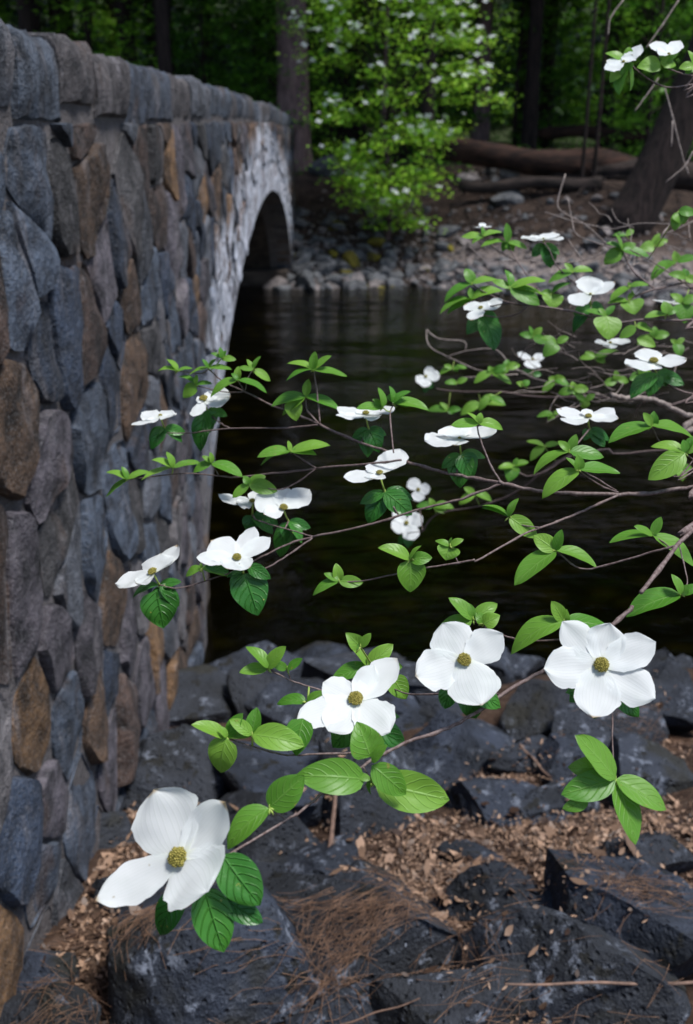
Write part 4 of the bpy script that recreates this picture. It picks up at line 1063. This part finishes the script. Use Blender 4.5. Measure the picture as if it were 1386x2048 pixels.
for c in [
 ('B', 3.1, (820, 392), [(708, 377, 44), (892, 382, 38), (778, 343, 30), (850, 408, 28)]),
 ('B', 3.0, (1000, 350), [(888, 407, 58), (1133, 357, 42), (1077, 298, 40), (1000, 388, 52)]),
 ('B', 2.6, (1185, 697), [(1098, 707, 44), (1268, 672, 38), (1150, 784, 84), (1205, 655, 30)]),
 ('B', 2.9, (740, 922), [(645, 917, 44), (718, 876, 40), (852, 917, 44), (812, 953, 44)]),
 ('B', 2.6, (970, 852), [(878, 903, 48), (1068, 882, 44), (908, 818, 40)]),
 ('B', 3.2, (845, 157), [(768, 182, 30), (798, 138, 28), (922, 150, 30), (880, 170, 26)]),
 ('B', 3.2, (870, 237), [(803, 235, 34), (927, 213, 34)]),
 ('B', 3.1, (1060, 178), [(962, 233, 48), (1048, 143, 36), (1132, 150, 30), (1167, 243, 44)]),
 ('C', 2.2, (300, 137), [(188, 130, 46), (402, 105, 36), (240, 172, 28), (298, 85, 24)]),
 ('C', 2.2, (425, 167), [(283, 187, 40), (420, 73, 46), (522, 207, 40), (462, 210, 62), (400, 210, 44)]),
 ('C', 2.1, (245, 382), [(88, 457, 48), (213, 298, 62), (377, 342, 44)]),
 ('C', 2.1, (245, 462), [(70, 507, 40), (230, 398, 38), (387, 403, 54), (110, 532, 44)]),
 ('C', 2.0, (440, 402), [(350, 358, 48), (428, 298, 46), (587, 492, 90), (612, 350, 54), (648, 427, 50)]),
 ('C', 2.1, (655, 432), [(660, 514, 115), (738, 368, 30), (600, 425, 40)]),
 ('C', 2.1, (765, 318), [(638, 362, 50), (722, 273, 34), (872, 302, 44)]),
 ('C', 1.95, (935, 548), [(945, 677, 155), (833, 514, 40), (982, 488, 34), (900, 505, 30)]),
 ('C', 2.0, (1055, 467), [(1080, 543, 132), (943, 472, 36), (1078, 418, 24)]),
 ('C', 2.1, (1060, 397), [(948, 463, 40), (1050, 373, 24), (1153, 375, 34)]),
 ('C', 2.2, (680, 687), [(608, 757, 78), (598, 655, 40), (742, 655, 40)]),
 ('C', 2.25, (1020, 207), [(928, 273, 80), (943, 165, 34), (1087, 175, 54), (1162, 235, 60), (985, 122, 30)]),
 ('C', 2.25, (1040, 132), [(973, 125, 30), (1082, 98, 34)]),
 ('C', 2.25, (1185, 187), [(1105, 202, 64), (1253, 153, 40), (1212, 112, 30)]),
 ('C', 2.2, (1300, 267), [(1152, 347, 50), (1290, 212, 50), (1400, 247, 46)]),
 ('C', 1.9, (1310, 10), [(1345, 68, 110), (1290, 104, 60), (1400, 15, 60)]),
 ('C', 2.0, (1250, 537), [(1128, 557, 40), (1240, 468, 70), (1310, 500, 44)]),
 ('C', 2.0, (1335, 482), [(1340, 588, 115), (1400, 440, 50), (1275, 428, 46)]),
 ('C', 2.1, (1300, 692), [(1268, 670, 30), (1312, 763, 64), (1342, 663, 30)]),
 ('C', 2.4, (880, 762), [(798, 760, 36), (828, 733, 34), (942, 745, 44), (992, 718, 36), (930, 790, 40)]),
 ('C', 2.6, (670, 882), [(603, 942, 40), (638, 868, 40), (722, 870, 50), (753, 912, 36)]),
 ('C', 2.8, (510, 907), [(473, 890, 32), (542, 878, 36)]),
 ('C', 2.1, (1090, 602), [(1008, 662, 56), (1188, 620, 40), (1152, 588, 32), (1190, 705, 64, (1095, 665))]),
 ('D', 2.3, (440, 422), [(333, 380, 36), (343, 502, 54), (532, 400, 36)]),
 ('D', 2.4, (240, 547), [(148, 552, 40), (212, 642, 86), (343, 515, 36), (200, 590, 30)]),
 ('D', 2.3, (700, 132), [(633, 93, 42), (762, 88, 42), (695, 182, 66)]),
 ('D', 2.4, (90, 112), [(192, 157, 46), (20, 190, 50), (112, 88, 34)]),
 ('C', 2.3, (560, 655), [(490, 640, 40), (600, 610, 40), (630, 690, 50), (540, 600, 26)]),
 ('C', 2.7, (420, 815), [(350, 830, 44), (430, 770, 40), (490, 800, 44), (400, 850, 40)]),
 ('C', 2.6, (770, 930), [(690, 945, 48), (760, 885, 44), (850, 920, 50), (800, 965, 44)]),
 ('C', 2.3, (1120, 850), [(1050, 880, 50), (1110, 800, 46), (1190, 850, 44), (1130, 910, 56)]),
 ('C', 2.4, (990, 880), [(920, 905, 44), (985, 830, 40), (1060, 880, 44)]),
 ('C', 2.2, (1180, 655), [(1100, 690, 50), (1190, 600, 46), (1260, 640, 50)]),
 ('C', 2.2, (1350, 350), [(1260, 330, 50), (1340, 300, 50), (1400, 380, 50)]),
 ('D', 2.0, (1300, 560), [(1200, 590, 70), (1290, 500, 56), (1380, 560, 60), (1320, 640, 80)]),
 ('D', 2.4, (500, 217), [(393, 227, 40), (462, 258, 46), (540, 195, 30)]),
]: cluster('b', *c)
# --- flowers
UPF, SIDE = (0, .45, .9), (0, .93, .36)
DK = M_LEAFD
flower('n', 'G', .88, (588, 578), (-.25, .42, .87), [(395, 190, 400), (918, 232, 215), (78, 852, 190), (800, 745, 420)], 145, None, [(1130, 868, 275, (870, 560)), (435, 1098, 185, (620, 770)), (895, 1170, 270, (750, 770)), (1145, 985, 150, (880, 850))], (760, 700), cup=.16)
flower('n', 'E', 1.04, (917, 497), (.05, .62, .78), [(735, 412, 120), (1020, 332, 105), (1155, 303, 125), (1105, 655, 170), (768, 648, 150), (598, 598, 120)], 92, (930, 600), [(790, 765, 180), (1198, 745, 150), (930, 790, 130), (1158, 568, 44)])
flower('n', 'F', 1.03, (303, 380), (.0, .38, .92), [(205, 213, 170), (492, 262, 125), (375, 578, 195), (68, 452, 150)], 72, (300, 500), [(212, 612, 90, (240, 490)), (370, 664, 125), (488, 600, 100), (470, 480, 70)])
flower('n', 'F', 1.02, (950, 403), (.0, .34, .94), [(778, 203, 130), (1005, 213, 150), (1214, 298, 130), (1186, 550, 150), (885, 635, 175), (670, 422, 150)], 80, (960, 520), [(800, 575, 90, (880, 500)), (915, 655, 75), (1132, 642, 100, (1035, 545)), (780, 520, 60)])
flower('n', 'I', 1.46, (905, 218), (.0, .68, .73), [(722, 118, 150), (640, 222, 75), (845, 292, 120), (1008, 28, 110), (1118, 95, 90), (1000, 280, 80)], 65, (945, 310), [(1050, 588, 250, (955, 320)), (868, 420, 90), (1124, 345, 95, (975, 270)), (695, 255, 70, (850, 312)), (838, 338, 36)])
flower('n', 'I', 1.50, (350, 315), (-.35, .80, .48), [(492, 148, 85), (385, 205, 170), (110, 407, 75), (255, 388, 70)], 70, (390, 395), [(415, 690, 245, (372, 425)), (462, 508, 125), (538, 368, 60), (218, 447, 44), (530, 530, 80)])
flower('n', 'A', 1.56, (1018, 932), (.1, .70, .7), [(862, 868, 105), (1040, 826, 125), (1157, 835, 95), (912, 968, 66)], 50, (1045, 1005), [(985, 1207, 110), (1072, 1137, 118), (1168, 1040, 66), (1130, 1110, 50)])
flower('n', 'A', 1.60, (845, 895), (-.05, .85, .5), [(650, 868, 44), (760, 912, 60), (905, 838, 80), (960, 870, 60)], 36, (845, 968), [(830, 1074, 98), (990, 1018, 95), (965, 1064, 66)])
flower('n', 'A', 1.70, (575, 330), (-.1, .80, .58), [(728, 318, 95), (540, 447, 60), (534, 338, 40), (650, 300, 60)], 52, (595, 390), [(545, 614, 112), (612, 492, 105), (707, 417, 58), (620, 515, 40)])
flower('n', 'A', 1.71, (335, 420), SIDE, [(228, 415, 66), (212, 498, 46), (420, 428, 60), (385, 388, 50)], 24, (358, 488), [(285, 602, 80), (473, 512, 66), (460, 556, 50), (256, 545, 56)])
flower('n', 'B', 1.56, (365, 410), (0, .90, .43), [(204, 378, 50), (200, 437, 44), (527, 373, 50), (440, 436, 55), (340, 376, 60)], 42, (380, 492), [(370, 643, 115), (442, 617, 122), (483, 522, 56), (288, 545, 56)])
flower('n', 'B', 1.47, (885, 545), (-.05, .93, .3), [(688, 562, 80), (850, 474, 170), (1077, 487, 70), (845, 585, 95)], 20, (892, 632), [(880, 812, 155), (962, 768, 132), (783, 705, 66), (1022, 637, 56)])
flower('n', 'B', 1.48, (442, 740), (-.1, .86, .45), [(243, 767, 55), (400, 780, 70), (568, 608, 105), (440, 668, 130)], 42, (470, 842), [(372, 1008, 125), (330, 905, 66), (620, 964, 132), (632, 865, 66)])
flower('n', 'H', 1.70, (1110, 245), (-.2, .55, .75), [(1048, 232, 44), (1033, 288, 44), (1188, 175, 44), (1150, 215, 40)], 14, None, [])
flower('n', 'H', 1.68, (1290, 215), (.1, .6, .7), [(1255, 140, 74), (1357, 132, 46), (1240, 200, 40)], 14, None, [])
flower('n', 'D', 1.62, (720, 235), (0, .88, .46), [(530, 190, 70), (523, 290, 56), (720, 180, 60), (906, 186, 60), (895, 262, 64)], 48, (727, 312), [(822, 424, 88), (690, 384, 66), (860, 375, 66)])
flower('b', 'C', 2.0, (855, 435), (-.1, .55, .7), [(735, 495, 70), (868, 332, 110), (988, 372, 46)], 14, (858, 500), [(932, 512, 66), (768, 535, 76), (758, 624, 56)])
flower('b', 'C', 2.2, (612, 150), SIDE, [(495, 150, 56), (570, 120, 50), (692, 92, 56), (713, 136, 44)], 14, (615, 175), [(662, 294, 90), (553, 240, 56), (692, 232, 46)])
flower('b', 'C', 2.05, (288, 508), (-.2, .75, .6), [(402, 472, 56), (216, 478, 66), (228, 597, 55), (330, 470, 40)], 28, (300, 545), [(358, 724, 125), (213, 645, 96), (388, 568, 66)])
flower('b', 'C', 1.84, (1182, 785), (0, .85, .5), [(1022, 814, 66), (1160, 702, 115), (1345, 790, 62), (1170, 838, 56)], 50, (1195, 842), [(1043, 964, 80), (1150, 964, 96), (1262, 904, 96), (1337, 904, 76)])
flower('b', 'C', 2.3, (958, 688), SIDE, [(878, 692, 36), (945, 724, 56), (1063, 680, 36), (985, 660, 30)], 20, None, [])
flower('b', 'C', 2.2, (1300, 476), SIDE, [(1262, 492, 34), (1333, 464, 36), (1180, 470, 24)], 14, None, [])
flower('b', 'C', 2.3, (298, 90), SIDE, [(272, 78, 30), (325, 78, 30), (300, 60, 30)], 10, None, [])
flower('b', 'B', 3.3, (697, 203), (0, .3, .95), [(735, 150, 46), (777, 198, 50), (688, 268, 52), (643, 235, 46)], 20, None, [(742, 263, 46), (690, 295, 40)], (705, 240))
flower('b', 'B', 3.2, (1290, 108), (0, .5, .85), [(1207, 73, 34), (1353, 82, 40), (1280, 168, 72)], 20, (1290, 190), [(1230, 165, 36), (1340, 190, 36)])
flower('b', 'B', 3.2, (655, 830), (0, .35, .93), [(612, 770, 62), (722, 822, 50), (650, 900, 60)], 24, (660, 900), [(690, 890, 40)])
flower('b', 'B', 3.1, (590, 1015), (0, .4, .9), [(518, 945, 50), (505, 1045, 66), (682, 985, 66), (632, 1108, 76)], 28, (595, 1070), [(600, 1153, 66), (543, 1135, 40)])

# ------------------------------------------------------------------ litter and sticks
def drop(x, y):
    h = BVH.ray_cast(Vector((x, y, 8)), Vector((0, 0, -1))); return (h[0], h[1]) if h[0] is not None else (Vector((x, y, gz(x, y))), Vector((0, 0, 1)))
def needle_patch(centres, n, seed):
    r = random.Random(seed); V, F = [], []
    for _ in range(n):
        cx, cy, sp, dirn = r.choice(centres); x, y = cx + r.gauss(0, sp), cy + r.gauss(0, sp * .8)
        if x < wallx(y) + .05: continue
        L = r.uniform(.08, .2); a = dirn + r.gauss(0, .75); bend = r.uniform(-.4, .4); w = r.uniform(.0005, .0009)
        h0 = r.uniform(.002, .03); pts = []
        for k in range(4):
            t = k / 3 - .5; aa = a + bend * t; q = (x + math.cos(aa) * L * t, y + math.sin(aa) * L * t); p, nn = drop(*q); pts.append(p.z)
        if max(pts) - min(pts) > .07: continue
        zc = sum(pts) / 4; sl = max(-.7 * L, min(.7 * L, pts[3] - pts[0])); o = len(V)
        for k in range(4):
            t = k / 3 - .5; aa = a + bend * t; z = max(zc + sl * t, pts[k]) + h0 + r.uniform(0, .004)
            c, s = math.cos(aa), math.sin(aa)
            V += [(x + c * L * t - s * w, y + s * L * t + c * w, z), (x + c * L * t + s * w, y + s * L * t - c * w, z), (x + c * L * t, y + s * L * t, z + w * 1.6)]
        for k in range(3):
            b = o + 3 * k; F += [(b, b + 1, b + 4, b + 3), (b + 1, b + 2, b + 5, b + 4), (b + 2, b, b + 3, b + 5)]
    return V, F
def gxy(x, y):
    h = BVH.ray_cast(EYE, ray(x, y).normalized()); g = h[0] if h[0] is not None else ground_hit(x, y)
    return g.x, g.y
NP = []
for x, y, sp, dr in [(620,1850,.05,.5),(700,1870,.05,.9),(760,1820,.05,.2),(690,1950,.06,-.3),(800,1900,.05,.6),(600,1960,.05,1.0),(880,1900,.05,1.5),(960,1870,.04,.6),(230,1880,.08,.7),(130,1900,.08,.3),(290,1840,.05,.5),(180,2000,.07,.4),(120,2000,.06,.2),(1000,2040,.06,.4),(1330,2030,.08,.2),(1290,1790,.06,.3),(1300,1470,.07,0),(1350,1490,.05,.1),(830,1790,.08,.6),(1100,1770,.06,.2),(470,2050,.08,.4)]:
    gx, gy = gxy(x, y); NP.append((gx, gy, sp, dr))
V, F = needle_patch([(a, b_, sp_ * 1.25, d_) for a, b_, sp_, d_ in NP], 1500, 2); tag(obj('pine_needles', mesh(V, F, M_NEEDLE)), 'brown fallen pine needles strewn over the near boulders and soil', 'needles', None, 'stuff')
r = random.Random(77); V, F, FC = [], [], []
FL_ = []
for x, y, sp in [(760,1720,.16),(850,1700,.18),(950,1660,.18),(1050,1700,.22),(1150,1720,.2),(1200,1680,.16),(1250,1700,.16),(900,1760,.16),(820,1800,.14),(1300,1640,.14),(1180,1790,.14),(960,1860,.1),(860,1840,.1),(1000,1560,.1),(1080,1540,.12),(1300,1500,.16),(1010,2010,.12),(1150,1870,.1),(200,1860,.16),(260,1720,.14),(120,1960,.16),(660,1640,.05),(700,1590,.04),(1250,1440,.12),(1320,1800,.14),(330,1650,.1),(150,1750,.1),(590,1560,.06)]:
    g = ground_hit(x, y); FL_.append((g.x, g.y, sp))
for _ in range(22000):
    cx, cy, sp = r.choice(FL_); x, y = cx + r.gauss(0, sp), cy + r.gauss(0, sp)
    if x < wallx(y) + .05: continue
    if y > 5.2: continue
    p, nn = drop(x, y)
    if p.z > gz(x, y) + .03 and r.random() < .9: continue
    L = r.uniform(.004, .012) * (r.uniform(1.8, 3.2) if r.random() < .10 else 1); a = r.uniform(0, 6.28); w = L * r.uniform(.12, .6); tx, ty = r.gauss(0, .45), r.gauss(0, .45); o = len(V); c, s = math.cos(a), math.sin(a); h = r.uniform(.002, .018)
    for (u, v, k) in ((-1, 0, .3), (-.3, -1, -.1), (-.2, 1, .1), (1, .1, .4), (.4, -.8, 0), (.4, .9, .15)):
        dx, dy = u * L * c - v * w * s, u * L * s + v * w * c; V.append((x + dx, y + dy, p.z + h + dx * tx + dy * ty + k * w * .5))
    FC += [r.random() ** 1.8] * 6
    F += [(o, o + 1, o + 2), (o + 1, o + 4, o + 5, o + 2), (o + 4, o + 3, o + 5)]
tag(obj('leaf_litter', mesh(V, F, M_FLAKE, False, None, np.array(FC)[:, None] * np.ones(3))), 'tan dry leaf and bark litter lying between the near boulders', 'litter', None, 'stuff')
def stick(pts, w0, w1, label, lift=.02):
    hits = []
    for t in np.linspace(0, 1, 9):
        px, py = pts[0][0] + (pts[-1][0] - pts[0][0]) * t, pts[0][1] + (pts[-1][1] - pts[0][1]) * t
        h = BVH.ray_cast(EYE, ray(px, py).normalized()); hits.append((px, py, project(h[0])[2] if h[0] is not None else 2.5))
    a_, b_ = np.polyfit(np.arange(9), [h[2] for h in hits], 1); off = min(h[2] - (a_ * i + b_) for i, h in enumerate(hits)) * .7     # lies on the rocks that stand proudest
    W = [P(h[0], h[1] + 2 * math.sin(i * 1.3), a_ * i + b_ + off - lift * .3) for i, h in enumerate(hits)]
    d = project(W[0])[2]; S = smooth(W, 4); n = len(S)
    V, F = tube(S, [(w0 + (w1 - w0) * i / (n - 1)) * d / FPX / 2 for i in range(n)], 7, True, .2); b = S[0]
    tag(obj('stick', mesh([v - b for v in V], F, M_STICK), T(b)), label, 'stick')
stick([(1010, 1968), (1100, 1966), (1240, 1966), (1400, 1966)], 5, 8, 'long straight reddish stick lying across the moss spotted boulder', .03)
stick([(680, 2050), (760, 2020), (840, 1998)], 5, 3, 'short thin twig reaching to the lichen blotched boulder')
stick([(1040, 1490), (1075, 1520), (1100, 1555)], 6, 4, 'bleached twig stuck between rocks under the six bract flower')
stick([(660, 1700), (680, 1640), (672, 1580)], 12, 7, 'brown strip of bark standing in the gap between two boulders')
